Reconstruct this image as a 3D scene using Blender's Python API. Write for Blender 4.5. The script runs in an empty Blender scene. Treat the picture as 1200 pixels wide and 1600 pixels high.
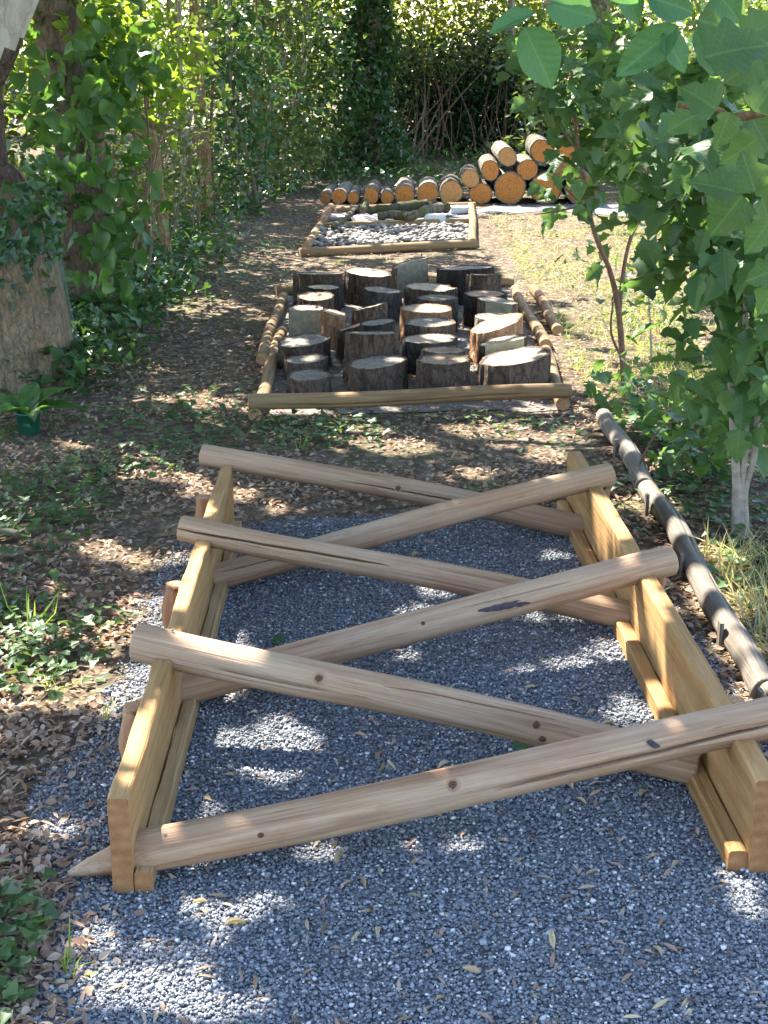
import bpy, bmesh, math, random
import numpy as np
from mathutils import Vector, Matrix, noise as mnoise

# ------------------------------------------------------------------ scene, camera, light
sc = bpy.context.scene
C = sc.collection
F_PX, CAM_H, PITCH = 2250.0, 1.65, math.atan(740 / 2250)
cam_d = bpy.data.cameras.new('camera'); cam = bpy.data.objects.new('camera', cam_d); C.objects.link(cam)
cam.location = (0, 0, CAM_H); cam.rotation_euler = (math.pi / 2 - PITCH, 0, 0)
cam_d.sensor_fit = 'VERTICAL'; cam_d.sensor_height = 24; cam_d.lens = F_PX / 1600 * 24
cam_d.clip_start = 0.05; cam_d.clip_end = 500
sc.camera = cam

SUN_AZ, SUN_EL = math.radians(-38), math.radians(52)      # azimuth from +Y, negative = to the left
SUN = Vector((math.sin(SUN_AZ) * math.cos(SUN_EL), math.cos(SUN_AZ) * math.cos(SUN_EL), math.sin(SUN_EL)))
w = bpy.data.worlds.new('World'); sc.world = w; w.use_nodes = True
sky = w.node_tree.nodes.new('ShaderNodeTexSky'); sky.sky_type = 'NISHITA'; sky.sun_disc = False
sky.sun_elevation = SUN_EL; sky.sun_rotation = SUN_AZ % (2 * math.pi)
bg = w.node_tree.nodes['Background']; bg.inputs[1].default_value = 0.15
w.node_tree.links.new(sky.outputs[0], bg.inputs[0])
sl = bpy.data.lights.new('sun', 'SUN'); sl.energy = 5.0; sl.angle = math.radians(0.5); sl.color = (1, 0.95, 0.86)
so = bpy.data.objects.new('sun', sl); C.objects.link(so); so.rotation_euler = SUN.to_track_quat('Z', 'Y').to_euler()
sc.view_settings.view_transform = 'Standard'; sc.view_settings.look = 'None'
sc.view_settings.exposure = 2.45; sc.view_settings.gamma = 1.0

# ------------------------------------------------------------------ photo pixel -> place
_F = np.array([0, math.cos(PITCH), -math.sin(PITCH)]); _U = np.array([0, math.sin(PITCH), math.cos(PITCH)])
def ray(x, y):
    return _F + np.array([1.0, 0, 0]) * (x - 600) / F_PX + _U * (800 - y) / F_PX
def px(x, y, z=0.0):                       # where the pixel's ray meets height z
    d = ray(x, y); t = (z - CAM_H) / d[2]
    return Vector((d[0] * t, d[1] * t, z))
def pxy(x, y, Y):                          # where the pixel's ray is Y metres ahead
    d = ray(x, y); t = Y / d[1]
    return Vector((d[0] * t, Y, CAM_H + d[2] * t))

# ------------------------------------------------------------------ materials
class NT:
    def __init__(s, name):
        s.m = bpy.data.materials.new(name); s.m.use_nodes = True
        s.t = s.m.node_tree; s.b = s.t.nodes['Principled BSDF']; s.out = s.t.nodes['Material Output']
    def n(s, typ, props=None, **inp):
        nd = s.t.nodes.new('ShaderNode' + typ)
        for k, v in (props or {}).items(): setattr(nd, k, v)
        for k, v in inp.items():
            key = int(k[1:]) if k[0] == 'i' and k[1:].isdigit() else k.replace('_', ' ')
            s.set(nd.inputs[key], v)
        return nd
    def set(s, sock, v):
        if isinstance(v, bpy.types.NodeSocket): s.t.links.new(v, sock)
        else: sock.default_value = v
    def coord(s, scale=(1, 1, 1), loc=(0, 0, 0), src='Object'):
        tc = s.n('TexCoord'); mp = s.n('Mapping', Vector=tc.outputs[src])
        mp.inputs['Scale'].default_value = scale; mp.inputs['Location'].default_value = loc
        return mp.outputs[0]
    def noise(s, vec, scale=5.0, detail=4.0, rough=0.6, dist=0.0):
        return s.n('TexNoise', Vector=vec, Scale=scale, Detail=detail, Roughness=rough, Distortion=dist).outputs[0]
    def ramp(s, fac, stops, interp='LINEAR'):
        r = s.n('ValToRGB', Fac=fac); cr = r.color_ramp; cr.interpolation = interp
        while len(cr.elements) < len(stops): cr.elements.new(0.5)
        for e, (p, c) in zip(cr.elements, stops):
            e.position = p; e.color = (*c, 1) if len(c) == 3 else c
        return r.outputs[0]
    def mix(s, fac, a, b, mode='MIX'):
        nd = s.n('MixRGB', {'blend_type': mode}); s.set(nd.inputs[0], fac)
        for k, v in ((1, a), (2, b)):
            s.set(nd.inputs[k], (*v, 1) if isinstance(v, tuple) and len(v) == 3 else v)
        return nd.outputs[0]
    def math(s, op, a, b=0.0):
        nd = s.n('Math', {'operation': op}); s.set(nd.inputs[0], a); s.set(nd.inputs[1], b); return nd.outputs[0]
    def bump(s, h, strength=0.3, dist=0.01):
        return s.n('Bump', Strength=strength, Distance=dist, Height=h).outputs[0]
    def done(s, col=None, rough=0.8, normal=None, spec=0.3):
        if col is not None: s.set(s.b.inputs['Base Color'], (*col, 1) if isinstance(col, tuple) and len(col) == 3 else col)
        s.set(s.b.inputs['Roughness'], rough); s.b.inputs['Specular IOR Level'].default_value = spec
        if normal is not None: s.set(s.b.inputs['Normal'], normal)
        return s.m

def rnd_id(t):                                   # a number for each leaf or stone, whether island or object
    a = t.n('NewGeometry').outputs['Random Per Island']; b = t.n('ObjectInfo').outputs['Random']
    return t.math('FRACT', t.math('ADD', a, b))

def wood(name, dark, mid, light, grey=None, grain=1.0):
    t = NT(name)
    ob = t.n('ObjectInfo').outputs['Random']
    off = t.n('VectorMath', {'operation': 'ADD'}, i0=t.n('TexCoord').outputs['Object'])
    t.set(off.inputs[1], t.n('CombineXYZ', X=t.math('MULTIPLY', ob, 37.0), Y=0.0, Z=0.0).outputs[0])
    def mp(sc_):
        m = t.n('Mapping', Vector=off.outputs[0]); m.inputs['Scale'].default_value = sc_; return m.outputs[0]
    warp = t.noise(mp((2.2, 8, 8)), 1.0, 3, 0.5)
    g1 = t.noise(mp((1.3, 38 * grain, 38 * grain)), 1.0, 5, 0.62, 0.6)
    g2 = t.noise(mp((6, 190 * grain, 190 * grain)), 1.0, 4, 0.7, 0.2)
    col = t.ramp(g1, [(0.32, dark), (0.5, mid), (0.68, light)])
    col = t.mix(t.ramp(g2, [(0.35, (0, 0, 0)), (0.62, (0.55,) * 3)]), t.mix(0.6, col, dark), col)
    big = t.ramp(warp, [(0.35, (0.0,) * 3), (0.7, (1.0,) * 3)])
    col = t.mix(t.math('MULTIPLY', big, 0.45), col, grey if grey else light)
    spots = t.ramp(t.noise(mp((9, 14, 14)), 1.0, 5, 0.75), [(0.60, (0, 0, 0)), (0.72, (1, 1, 1))])
    col = t.mix(t.math('MULTIPLY', spots, 0.35), col, dark)
    ln = t.ramp(t.noise(mp((0.9, 75 * grain, 75 * grain)), 1.0, 3, 0.5, 0.3), [(0.36, (1,) * 3), (0.42, (0,) * 3)])
    col = t.mix(t.math('MULTIPLY', ln, 0.3), col, dark)
    ch = t.ramp(t.noise(mp((5, 130 * grain, 130 * grain)), 1.0, 2, 0.5, 0.2), [(0.27, (1,) * 3), (0.33, (0,) * 3)])
    col = t.mix(t.math('MULTIPLY', ch, 0.6), col, tuple(c * 0.5 for c in dark))
    blush = t.ramp(t.noise(mp((3.5, 10, 10)), 1.0, 4, 0.65), [(0.52, (0,) * 3), (0.66, (0.4,) * 3)])
    col = t.mix(blush, col, (dark[0] * 1.35, dark[1] * 1.15, dark[2] * 1.1))
    h = t.math('SUBTRACT', t.math('ADD', g2, t.math('MULTIPLY', g1, 0.8)), ln)
    return t.done(col, t.ramp(g2, [(0.3, (0.85,) * 3), (0.7, (0.6,) * 3)]), t.bump(h, 0.4, 0.004), 0.25)

def endgrain(name, dark, light, axes='YZ', freq=420.0, crack=True):
    t = NT(name)
    tc = t.n('TexCoord').outputs['Object']
    s = t.n('SeparateXYZ', Vector=tc)
    a, b = (s.outputs[1], s.outputs[2]) if axes == 'YZ' else (s.outputs[0], s.outputs[1])
    rr = t.math('SQRT', t.math('ADD', t.math('MULTIPLY', a, a), t.math('MULTIPLY', b, b)))
    wob = t.noise(t.coord((9, 9, 9)), 1.0, 3, 0.5)
    ph = t.math('ADD', t.math('MULTIPLY', rr, freq), t.math('MULTIPLY', wob, 9.0))
    sn = t.math('ADD', t.math('MULTIPLY', t.math('SINE', ph), 0.5), 0.5)
    fine = t.noise(t.coord((60, 60, 60)), 1.0, 5, 0.7)
    col = t.mix(t.math('MULTIPLY', sn, 0.5), light, dark)
    col = t.mix(t.ramp(fine, [(0.4, (0,) * 3), (0.75, (0.7,) * 3)]), col, dark)
    blot = t.noise(t.coord((14, 14, 14), (3, 1, 2)), 1.0, 4, 0.6)
    col = t.mix(t.ramp(blot, [(0.45, (0,) * 3), (0.7, (0.5,) * 3)]), col, tuple(c * 0.55 for c in dark))
    h = fine
    if crack:
        ang = t.math('ARCTAN2', b, a)
        vec = t.n('CombineXYZ', X=t.math('MULTIPLY', ang, 2.2), Y=t.math('MULTIPLY', rr, 2.0), Z=t.n('ObjectInfo').outputs['Random'])
        v = t.n('TexVoronoi', {'feature': 'DISTANCE_TO_EDGE'}, Vector=vec.outputs[0], Scale=1.6)
        cm = t.ramp(v.outputs[0], [(0.004, (1,) * 3), (0.016, (0,) * 3)])
        col = t.mix(cm, col, tuple(c * 0.12 for c in dark))
        h = t.math('SUBTRACT', fine, cm)
    return t.done(col, 0.85, t.bump(h, 0.5, 0.006), 0.2)

def bark(name, dark, mid, light, moss=None, sc_=1.0):
    t = NT(name)
    base = t.n('TexCoord').outputs['Object']
    w1 = t.n('TexNoise', Vector=t.coord((11, 11, 7)), Scale=1.0, Detail=3.0, Roughness=0.6).outputs['Color']
    wv = t.n('VectorMath', {'operation': 'SCALE'}, i0=w1); wv.inputs['Scale'].default_value = 0.10
    wc = t.n('VectorMath', {'operation': 'ADD'}, i0=base, i1=wv.outputs[0]).outputs[0]
    def mp(sc3):
        m = t.n('Mapping', Vector=wc); m.inputs['Scale'].default_value = sc3; return m.outputs[0]
    v1 = t.noise(mp((22 * sc_, 22 * sc_, 5 * sc_)), 1.0, 7, 0.72, 0.3)
    v2 = t.n('TexVoronoi', {'feature': 'DISTANCE_TO_EDGE'}, Vector=mp((24 * sc_, 24 * sc_, 9 * sc_)), Scale=1.0).outputs[0]
    v3 = t.noise(t.coord((90, 90, 60)), 1.0, 4, 0.7)
    big = t.noise(t.coord((5, 5, 5), (3, 3, 3)), 1.0, 3, 0.6)
    col = t.ramp(v1, [(0.33, dark), (0.5, mid), (0.68, light)])
    col = t.mix(t.ramp(big, [(0.4, (0,) * 3), (0.7, (0.5,) * 3)]), col, light)
    col = t.mix(t.ramp(v2, [(0.01, (0.55,) * 3), (0.10, (0,) * 3)]), col, dark)
    col = t.mix(t.ramp(v3, [(0.5, (0,) * 3), (0.8, (0.6,) * 3)]), col, light)
    hv = t.n('HueSaturation', Color=col); t.set(hv.inputs['Value'], t.math('ADD', t.math('MULTIPLY', t.n('ObjectInfo').outputs['Random'], 0.7), 0.7)); col = hv.outputs[0]
    if moss:
        mz = t.noise(t.coord((7, 7, 7), (5, 5, 5)), 1.0, 4, 0.6)
        col = t.mix(t.ramp(mz, [(0.46, (0,) * 3), (0.58, (0.85,) * 3)]), col, moss)
    h = t.math('ADD', t.math('MULTIPLY', t.ramp(v2, [(0.0, (0,) * 3), (0.2, (1,) * 3)]), 0.35), v1)
    h = t.math('ADD', h, t.math('MULTIPLY', v3, 0.4))
    return t.done(col, 0.9, t.bump(h, 0.9, 0.02), 0.15)

def leafmat(name, cols, trans=0.45, rough=0.45, veins=False, spec=0.4, vein_scale=1.0):
    t = NT(name)
    r = rnd_id(t)
    k = len(cols) - 1
    col = t.ramp(r, [(i / k, c) for i, c in enumerate(cols)])
    nz = t.noise(t.coord((30, 30, 30)), 1.0, 3, 0.6)
    col = t.mix(t.ramp(nz, [(0.35, (0,) * 3), (0.75, (0.35,) * 3)]), col, tuple(min(1, c * 1.7) for c in cols[-1]))
    nrm = None
    if veins:
        s = t.n('SeparateXYZ', Vector=t.n('TexCoord').outputs['Object'])
        ay = t.math('ABSOLUTE', s.outputs[1])
        ph = t.math('SUBTRACT', s.outputs[0], t.math('MULTIPLY', ay, 0.75))
        st = t.math('ABSOLUTE', t.math('SINE', t.math('ADD', t.math('MULTIPLY', ph, 25.0 * vein_scale), t.math('MULTIPLY', nz, 2.2))))
        vm = t.ramp(st, [(0.0, (1,) * 3), (0.16, (0,) * 3)])
        mid = t.ramp(ay, [(0.008, (1,) * 3), (0.022, (0,) * 3)])
        vm = t.math('MAXIMUM', vm, mid)
        col = t.mix(t.math('MULTIPLY', vm, 0.34), col, tuple(min(1, c * 2.0 + 0.02) for c in cols[-1]))
        nrm = t.bump(t.math('ADD', st, t.math('MULTIPLY', nz, 0.4)), 0.15, 0.02)
    t.done(col, rough, nrm, spec)
    tr = t.n('BsdfTranslucent', Color=t.mix(0.55, col, tuple(min(1, c * q) for c, q in zip(cols[-1], (2.6, 2.3, 0.9)))))
    mx = t.n('MixShader', i0=trans, i1=t.b.outputs[0], i2=tr.outputs[0])
    t.t.links.new(mx.outputs[0], t.out.inputs[0])
    return t.m

def plain(name, c1, c2, scale=20.0, rough=0.8, bump=0.3, per=False, spec=0.3):
    t = NT(name)
    n1 = t.noise(t.coord((scale,) * 3), 1.0, 5, 0.65)
    col = t.ramp(n1, [(0.3, c1), (0.7, c2)])
    if per:
        col = t.mix(0.65, col, t.ramp(rnd_id(t), [(0, c1), (1, c2)]))
    return t.done(col, rough, t.bump(n1, bump, 0.006), spec)

M = {}
M['pole'] = wood('pole_wood', (0.22, 0.11, 0.056), (0.43, 0.275, 0.158), (0.56, 0.395, 0.25), (0.47, 0.35, 0.245), 1.3)
M['plank'] = wood('plank_wood', (0.22, 0.105, 0.034), (0.43, 0.245, 0.09), (0.55, 0.345, 0.15), (0.46, 0.285, 0.12), 0.8)
M['batten'] = wood('batten_wood', (0.20, 0.11, 0.04), (0.40, 0.255, 0.11), (0.50, 0.34, 0.16), (0.42, 0.30, 0.16), 0.8)
M['stake'] = wood('stake_wood', (0.20, 0.08, 0.035), (0.38, 0.19, 0.085), (0.48, 0.28, 0.15))
M['rail'] = wood('rail_wood', (0.13, 0.07, 0.03), (0.29, 0.175, 0.08), (0.40, 0.265, 0.135), (0.25, 0.19, 0.10))
M['old'] = wood('weathered_wood', (0.085, 0.07, 0.055), (0.20, 0.17, 0.135), (0.32, 0.28, 0.225), (0.20, 0.17, 0.13))
M['end'] = endgrain('end_grain', (0.33, 0.16, 0.075), (0.52, 0.32, 0.17), 'YZ', 520)
M['endplank'] = endgrain('plank_end_grain', (0.24, 0.10, 0.04), (0.36, 0.18, 0.075), 'YZ', 220, False)
t = NT('knot_wood'); sp_ = t.n('SeparateXYZ', Vector=t.n('TexCoord').outputs['Object'])
rr_ = t.math('SQRT', t.math('ADD', t.math('MULTIPLY', sp_.outputs[0], sp_.outputs[0]), t.math('MULTIPLY', sp_.outputs[1], sp_.outputs[1])))
rr_ = t.math('ADD', t.math('MULTIPLY', rr_, 55.0), t.math('MULTIPLY', t.math('SUBTRACT', t.noise(t.coord((120,) * 3), 1.0, 3, .6), .5), .5))
M['knot'] = t.done(t.ramp(rr_, [(0.0, (0.04, 0.022, 0.015)), (0.22, (0.12, 0.055, 0.03)), (0.42, (0.06, 0.03, 0.02)), (0.5, (0.25, 0.135, 0.07)), (0.8, (0.36, 0.22, 0.125))]), .7, None, .2)
M['cut_grey'] = endgrain('weathered_cut_face', (0.135, 0.115, 0.09), (0.275, 0.24, 0.19), 'XY', 260)
M['cut_tan'] = endgrain('tan_cut_face', (0.25, 0.185, 0.12), (0.42, 0.34, 0.245), 'XY', 260)
M['cut_brown'] = endgrain('brown_cut_face', (0.19, 0.12, 0.075), (0.33, 0.235, 0.155), 'XY', 260)
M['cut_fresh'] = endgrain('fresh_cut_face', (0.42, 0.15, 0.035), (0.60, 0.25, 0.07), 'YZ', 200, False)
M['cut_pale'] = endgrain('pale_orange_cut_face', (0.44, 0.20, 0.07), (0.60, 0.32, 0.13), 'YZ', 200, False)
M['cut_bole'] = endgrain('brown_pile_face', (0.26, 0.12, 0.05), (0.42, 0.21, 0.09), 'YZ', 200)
M['split'] = plain('split_wood', (0.13, 0.115, 0.075), (0.26, 0.23, 0.16), 30)
M['split_tan'] = plain('split_tan_wood', (0.34, 0.25, 0.13), (0.52, 0.40, 0.22), 30)
M['bark'] = bark('pine_bark', (0.022, 0.015, 0.011), (0.082, 0.056, 0.040), (0.175, 0.125, 0.09))
M['bark_dark'] = bark('charred_bark', (0.014, 0.011, 0.009), (0.042, 0.033, 0.027), (0.10, 0.08, 0.065))
M['bark_red'] = bark('reddish_bark', (0.14, 0.06, 0.03), (0.30, 0.15, 0.075), (0.42, 0.26, 0.16))
M['bark_pile'] = bark('grey_bark', (0.07, 0.058, 0.045), (0.17, 0.14, 0.11), (0.30, 0.26, 0.21))
M['bark_tree'] = bark('tree_bark', (0.06, 0.045, 0.03), (0.14, 0.105, 0.07), (0.24, 0.19, 0.135))
M['bark_pale'] = bark('pale_smooth_bark', (0.09, 0.055, 0.030), (0.26, 0.175, 0.098), (0.42, 0.31, 0.185), None, 1.1)
M['bark_white'] = bark('pale_grey_bark', (0.34, 0.30, 0.23), (0.48, 0.44, 0.36), (0.60, 0.57, 0.49), None, 0.35)
M['bark_brown'] = bark('brown_stem_bark', (0.10, 0.06, 0.03), (0.22, 0.14, 0.07), (0.34, 0.24, 0.13), None, 1.4)
M['moss'] = bark('mossy_bark', (0.05, 0.04, 0.03), (0.12, 0.10, 0.075), (0.20, 0.17, 0.13), (0.075, 0.085, 0.02))
M['stem_red'] = plain('red_brown_stem', (0.10, 0.05, 0.03), (0.22, 0.12, 0.07), 40)
M['stem_grey'] = plain('grey_stem', (0.17, 0.14, 0.11), (0.36, 0.31, 0.25), 30)
M['twig'] = plain('dry_twig', (0.08, 0.06, 0.04), (0.22, 0.17, 0.11), 30)
M['chip'] = None
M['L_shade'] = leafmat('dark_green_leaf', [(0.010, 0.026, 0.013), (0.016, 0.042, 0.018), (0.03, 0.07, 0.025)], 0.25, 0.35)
M['L_maple'] = leafmat('lobed_leaf', [(0.018, 0.056, 0.020), (0.036, 0.095, 0.030), (0.08, 0.15, 0.045)], 0.45, 0.45, True, 0.35)
M['L_walnut'] = leafmat('broad_leaf', [(0.026, 0.095, 0.034), (0.040, 0.125, 0.044), (0.065, 0.16, 0.052)], 0.42, 0.42, True, 0.4)
M['L_vine'] = leafmat('vine_leaf', [(0.022, 0.068, 0.016), (0.036, 0.10, 0.022), (0.065, 0.145, 0.03)], 0.45, 0.4, True, 0.45)
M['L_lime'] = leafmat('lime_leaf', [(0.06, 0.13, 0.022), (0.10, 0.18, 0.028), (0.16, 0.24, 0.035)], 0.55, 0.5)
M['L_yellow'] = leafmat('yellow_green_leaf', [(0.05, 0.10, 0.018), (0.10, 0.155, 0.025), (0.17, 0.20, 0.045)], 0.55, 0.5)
M['L_mid'] = leafmat('mid_green_leaf', [(0.024, 0.046, 0.015), (0.050, 0.084, 0.024), (0.10, 0.14, 0.038)], 0.42, 0.36, False, 0.5)
M['L_crown'] = leafmat('crown_leaf', [(0.028, 0.075, 0.02), (0.045, 0.10, 0.026), (0.07, 0.13, 0.035)], 0.3, 0.5)
M['L_ivy'] = leafmat('ivy_leaf', [(0.018, 0.052, 0.018), (0.03, 0.08, 0.024), (0.06, 0.125, 0.035)], 0.30, 0.33, False, 0.5)
M['L_cover'] = leafmat('ground_ivy_leaf', [(0.022, 0.055, 0.018), (0.04, 0.088, 0.026), (0.085, 0.14, 0.04)], 0.3, 0.45)
M['L_litter'] = leafmat('dry_leaf', [(0.11, 0.065, 0.038), (0.20, 0.13, 0.085), (0.33, 0.235, 0.165), (0.44, 0.35, 0.26), (0.30, 0.18, 0.12)], 0.18, 0.75, False, 0.2)
M['L_fallen'] = leafmat('tan_curled_leaf', [(0.20, 0.12, 0.06), (0.36, 0.25, 0.14), (0.50, 0.40, 0.25)], 0.15, 0.7, False, 0.2)
M['L_grass'] = leafmat('grass_blade', [(0.07, 0.15, 0.025), (0.13, 0.22, 0.035), (0.20, 0.28, 0.05)], 0.45, 0.5)
M['L_straw'] = leafmat('straw_blade', [(0.20, 0.17, 0.06), (0.36, 0.29, 0.13), (0.48, 0.40, 0.22)], 0.3, 0.6)
M['bucket'] = plain('green_plastic', (0.01, 0.07, 0.045), (0.015, 0.10, 0.06), 8, 0.35, 0.05, spec=0.5)
M['net'] = plain('green_coated_wire', (0.06, 0.10, 0.085), (0.13, 0.18, 0.15), 20, 0.5, 0.0)
M['brick_red'] = plain('red_brick', (0.17, 0.055, 0.035), (0.30, 0.11, 0.07), 60)
M['brick_white'] = plain('white_block', (0.62, 0.60, 0.56), (0.78, 0.77, 0.73), 60)
M['slab'] = plain('pink_stone', (0.40, 0.29, 0.25), (0.58, 0.46, 0.40), 40)
M['pebble'] = plain('pebble_stone', (0.085, 0.075, 0.065), (0.31, 0.275, 0.235), 30, 0.7, 0.2, True)
M['stain'] = plain('dark_resin', (0.02, 0.014, 0.02), (0.06, 0.045, 0.055), 60, 0.5, 0.3)
M['steel'] = plain('nail_steel', (0.10, 0.10, 0.10), (0.2, 0.2, 0.2), 30, 0.5, 0.0)

t = NT('gravel_chip')                                   # blue grey limestone chippings, a few white ones
r = rnd_id(t)
col = t.ramp(r, [(0, (0.085, 0.090, 0.10)), (0.35, (0.145, 0.152, 0.167)), (0.7, (0.21, 0.22, 0.24)), (0.91, (0.29, 0.30, 0.32)), (0.965, (0.62, 0.61, 0.58))])
n1 = t.noise(t.coord((160,) * 3), 1.0, 3, 0.6)
col = t.mix(t.ramp(n1, [(0.4, (0,) * 3), (0.8, (0.4,) * 3)]), col, (0.24, 0.24, 0.245))
M['chip'] = t.done(col, 0.75, t.bump(n1, 0.3, 0.002), 0.3)

t = NT('gravel_bed')
v = t.n('TexVoronoi', Vector=t.coord(), Scale=105.0)
s = t.n('SeparateXYZ', Vector=v.outputs['Color'])
col = t.ramp(s.outputs[0], [(0, (0.06, 0.063, 0.07)), (0.6, (0.14, 0.146, 0.16)), (0.95, (0.23, 0.24, 0.26)), (1, (0.5, 0.5, 0.48))])
dirt = t.noise(t.coord((2.5,) * 3), 1.0, 5, 0.65)
col = t.mix(t.ramp(dirt, [(0.55, (0,) * 3), (0.75, (0.45,) * 3)]), col, (0.16, 0.125, 0.09))
M['gravel'] = t.done(col, 0.85, t.bump(v.outputs['Distance'], 1.0, 0.006), 0.25)

t = NT('leaf_strewn_soil')
a = t.noise(t.coord((1.1,) * 3), 1.0, 5, 0.6)
b = t.noise(t.coord((14,) * 3), 1.0, 6, 0.7)
v = t.n('TexVoronoi', Vector=t.coord((38, 30, 1)), Scale=1.0)
s = t.n('SeparateXYZ', Vector=v.outputs['Color'])
col = t.ramp(s.outputs[0], [(0, (0.055, 0.04, 0.028)), (0.5, (0.12, 0.085, 0.058)), (0.85, (0.21, 0.15, 0.10)), (1, (0.33, 0.25, 0.17))])
col = t.mix(t.ramp(b, [(0.4, (0,) * 3), (0.65, (0.75,) * 3)]), col, (0.085, 0.062, 0.042))
col = t.mix(t.ramp(a, [(0.5, (0,) * 3), (0.68, (0.5,) * 3)]), col, (0.07, 0.095, 0.03))
M['dusty'] = plain('dusty_soil', (0.075, 0.065, 0.055), (0.20, 0.18, 0.16), 25, 0.95, 0.6)
M['soil'] = t.done(col, 0.95, t.bump(t.math('ADD', b, v.outputs['Distance']), 0.8, 0.02), 0.15)

# ------------------------------------------------------------------ builders
def put(o, parent=None):
    C.objects.link(o)
    if parent is not None: o.parent = parent
    return o
def tag(o, label=None, cat=None, group=None, kind=None):
    for k, v_ in (('label', label), ('category', cat), ('group', group), ('kind', kind)):
        if v_: o[k] = v_
    return o
def thing(name, loc, label, cat, group=None, rz=0.0):
    o = bpy.data.objects.new(name, None); put(o); o.location = loc; o.rotation_euler.z = rz
    o.empty_display_size = 0.1
    return tag(o, label, cat, group)
def mesh(name, V, Fc, mats, midx=None, smooth=False):
    me = bpy.data.meshes.new(name); V = np.asarray(V, dtype=np.float32)
    if isinstance(Fc, np.ndarray):
        k = Fc.shape[1]; n = len(Fc)
        me.vertices.add(len(V)); me.vertices.foreach_set('co', V.ravel())
        me.loops.add(n * k); me.loops.foreach_set('vertex_index', Fc.astype(np.int32).ravel())
        me.polygons.add(n); me.polygons.foreach_set('loop_start', np.arange(0, n * k, k, dtype=np.int32))
        me.update(calc_edges=True)
    else:
        me.from_pydata([tuple(map(float, v_)) for v_ in V], [], Fc)
    for m in (mats if isinstance(mats, (list, tuple)) else [mats]): me.materials.append(m)
    if midx is not None: me.polygons.foreach_set('material_index', np.asarray(midx, dtype=np.int32))
    if smooth: me.polygons.foreach_set('use_smooth', np.ones(len(me.polygons), dtype=bool))
    me.update()
    return me
def obj(name, me, parent=None, loc=None):
    o = put(bpy.data.objects.new(name, me), parent)
    if loc is not None: o.location = loc
    return o
def local(parent, p):                       # world point -> a parent that is only moved and turned about z
    q = Vector(p) - parent.location
    return Matrix.Rotation(-parent.rotation_euler.z, 3, 'Z') @ q

def frame_of(p0, p1):
    x = (Vector(p1) - Vector(p0)).normalized()
    z = Vector((0, 0, 1)) if abs(x.z) < 0.95 else Vector((0, 1, 0))
    y = z.cross(x).normalized(); z = x.cross(y)
    m = Matrix((x, y, z)).transposed().to_4x4(); m.translation = Vector(p0)
    return m

def pole_mesh(name, L, r0, r1, mats, seed=0, ns=36, nl=44, cracks=(), tip=0.0, wob=0.03, bend=0.006, chamfer=0.006):
    """round pole along +X from 0 to L; mats = (side, end)"""
    rg = random.Random(seed); so_ = rg.uniform(0, 99)
    xs = sorted(set([0, chamfer] + [chamfer + (L - 2 * chamfer) * i / nl for i in range(nl + 1)] + [L - chamfer, L]))
    if tip: xs = sorted(set(xs + [tip * q for q in (0.02, 0.08, 0.2, 0.4, 0.6, 0.8, 1.0)]))
    V, Fc, mi = [], [], []
    ph1, ph2 = rg.uniform(0, 6), rg.uniform(0, 6)
    ck = [(int(round(ca / (2 * math.pi) * ns)) % ns, x0, x1, dep) for (ca, x0, x1, dep) in cracks]
    cols = {}
    for (jc, x0, x1, dep) in ck:
        for e in (-1, 0, 1): cols[(jc + e) % ns] = (e, x0, x1, dep)
    for x in xs:
        tw = (0.16 * math.sin(x * 3.4 + so_) + 0.07 * mnoise.noise((x * 6, so_, 3)) + 0.03 * mnoise.noise((x * 25, so_, 5))) if ck else 0.0
        u = x / L; r = r0 + (r1 - r0) * u
        if x == 0 or x == L: r *= 0.94
        cy = bend * math.sin(2.2 * u * math.pi + ph1); cz = bend * math.sin(1.6 * u * math.pi + ph2)
        f = 1.0
        if tip and x < tip: f = 0.10 + 0.90 * (x / tip) ** 0.8
        for j in range(ns):
            a = 2 * math.pi * j / ns + tw
            dcr = 0.0
            if j in cols:
                e, x0, x1, dep = cols[j]
                if x0 <= x <= x1:
                    pr = min(1.0, 5 * min(x - x0 + (0.03 if x0 == 0 else 0), x1 - x) / max(0.05, x1 - x0) + 0.1)
                    if e == 0: dcr = dep * pr
                    else: a += -e * (2 * math.pi / ns - (0.014 + 3.4 * dep * pr))
            rr = r * (1 + wob * mnoise.noise((x * 2.3 + so_, math.cos(a) * 0.9, math.sin(a) * 0.9)) + 0.012 * mnoise.noise((x * 9 + so_, math.cos(a) * 4, math.sin(a) * 4)))
            rr -= dcr
            V.append((x, cy + rr * f * math.cos(a), cz * 1.0 + rr * f * math.sin(a) - (1 - f) * r * 0.55))
    n = len(xs); flat_ = []
    for i in range(n - 1):
        for j in range(ns):
            k = (j + 1) % ns
            Fc.append((i * ns + j, i * ns + k, (i + 1) * ns + k, (i + 1) * ns + j)); mi.append(0)
            flat_.append(not (j in cols and k in cols))
    Fc.append(tuple(range(ns))[::-1]); mi.append(1)
    Fc.append(tuple((n - 1) * ns + j for j in range(ns))); mi.append(1)
    me = mesh(name, V, Fc, list(mats), mi)
    sm = np.array(flat_ + [False, False], dtype=bool)
    me.polygons.foreach_set('use_smooth', sm)
    return me
def place(name, me, parent, p0, p1):
    o = obj(name, me, parent); m = frame_of(p0, p1)
    if parent is not None: m = Matrix.Translation(-parent.location) @ m
    o.matrix_local = m
    return o
def round_rail(name, parent, p0, p1, r, mats, seed, **kw):
    L = (Vector(p1) - Vector(p0)).length
    return place(name, pole_mesh(name, L, r, r * kw.pop('taper', 0.97), mats, seed, **kw), parent, p0, p1)

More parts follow.
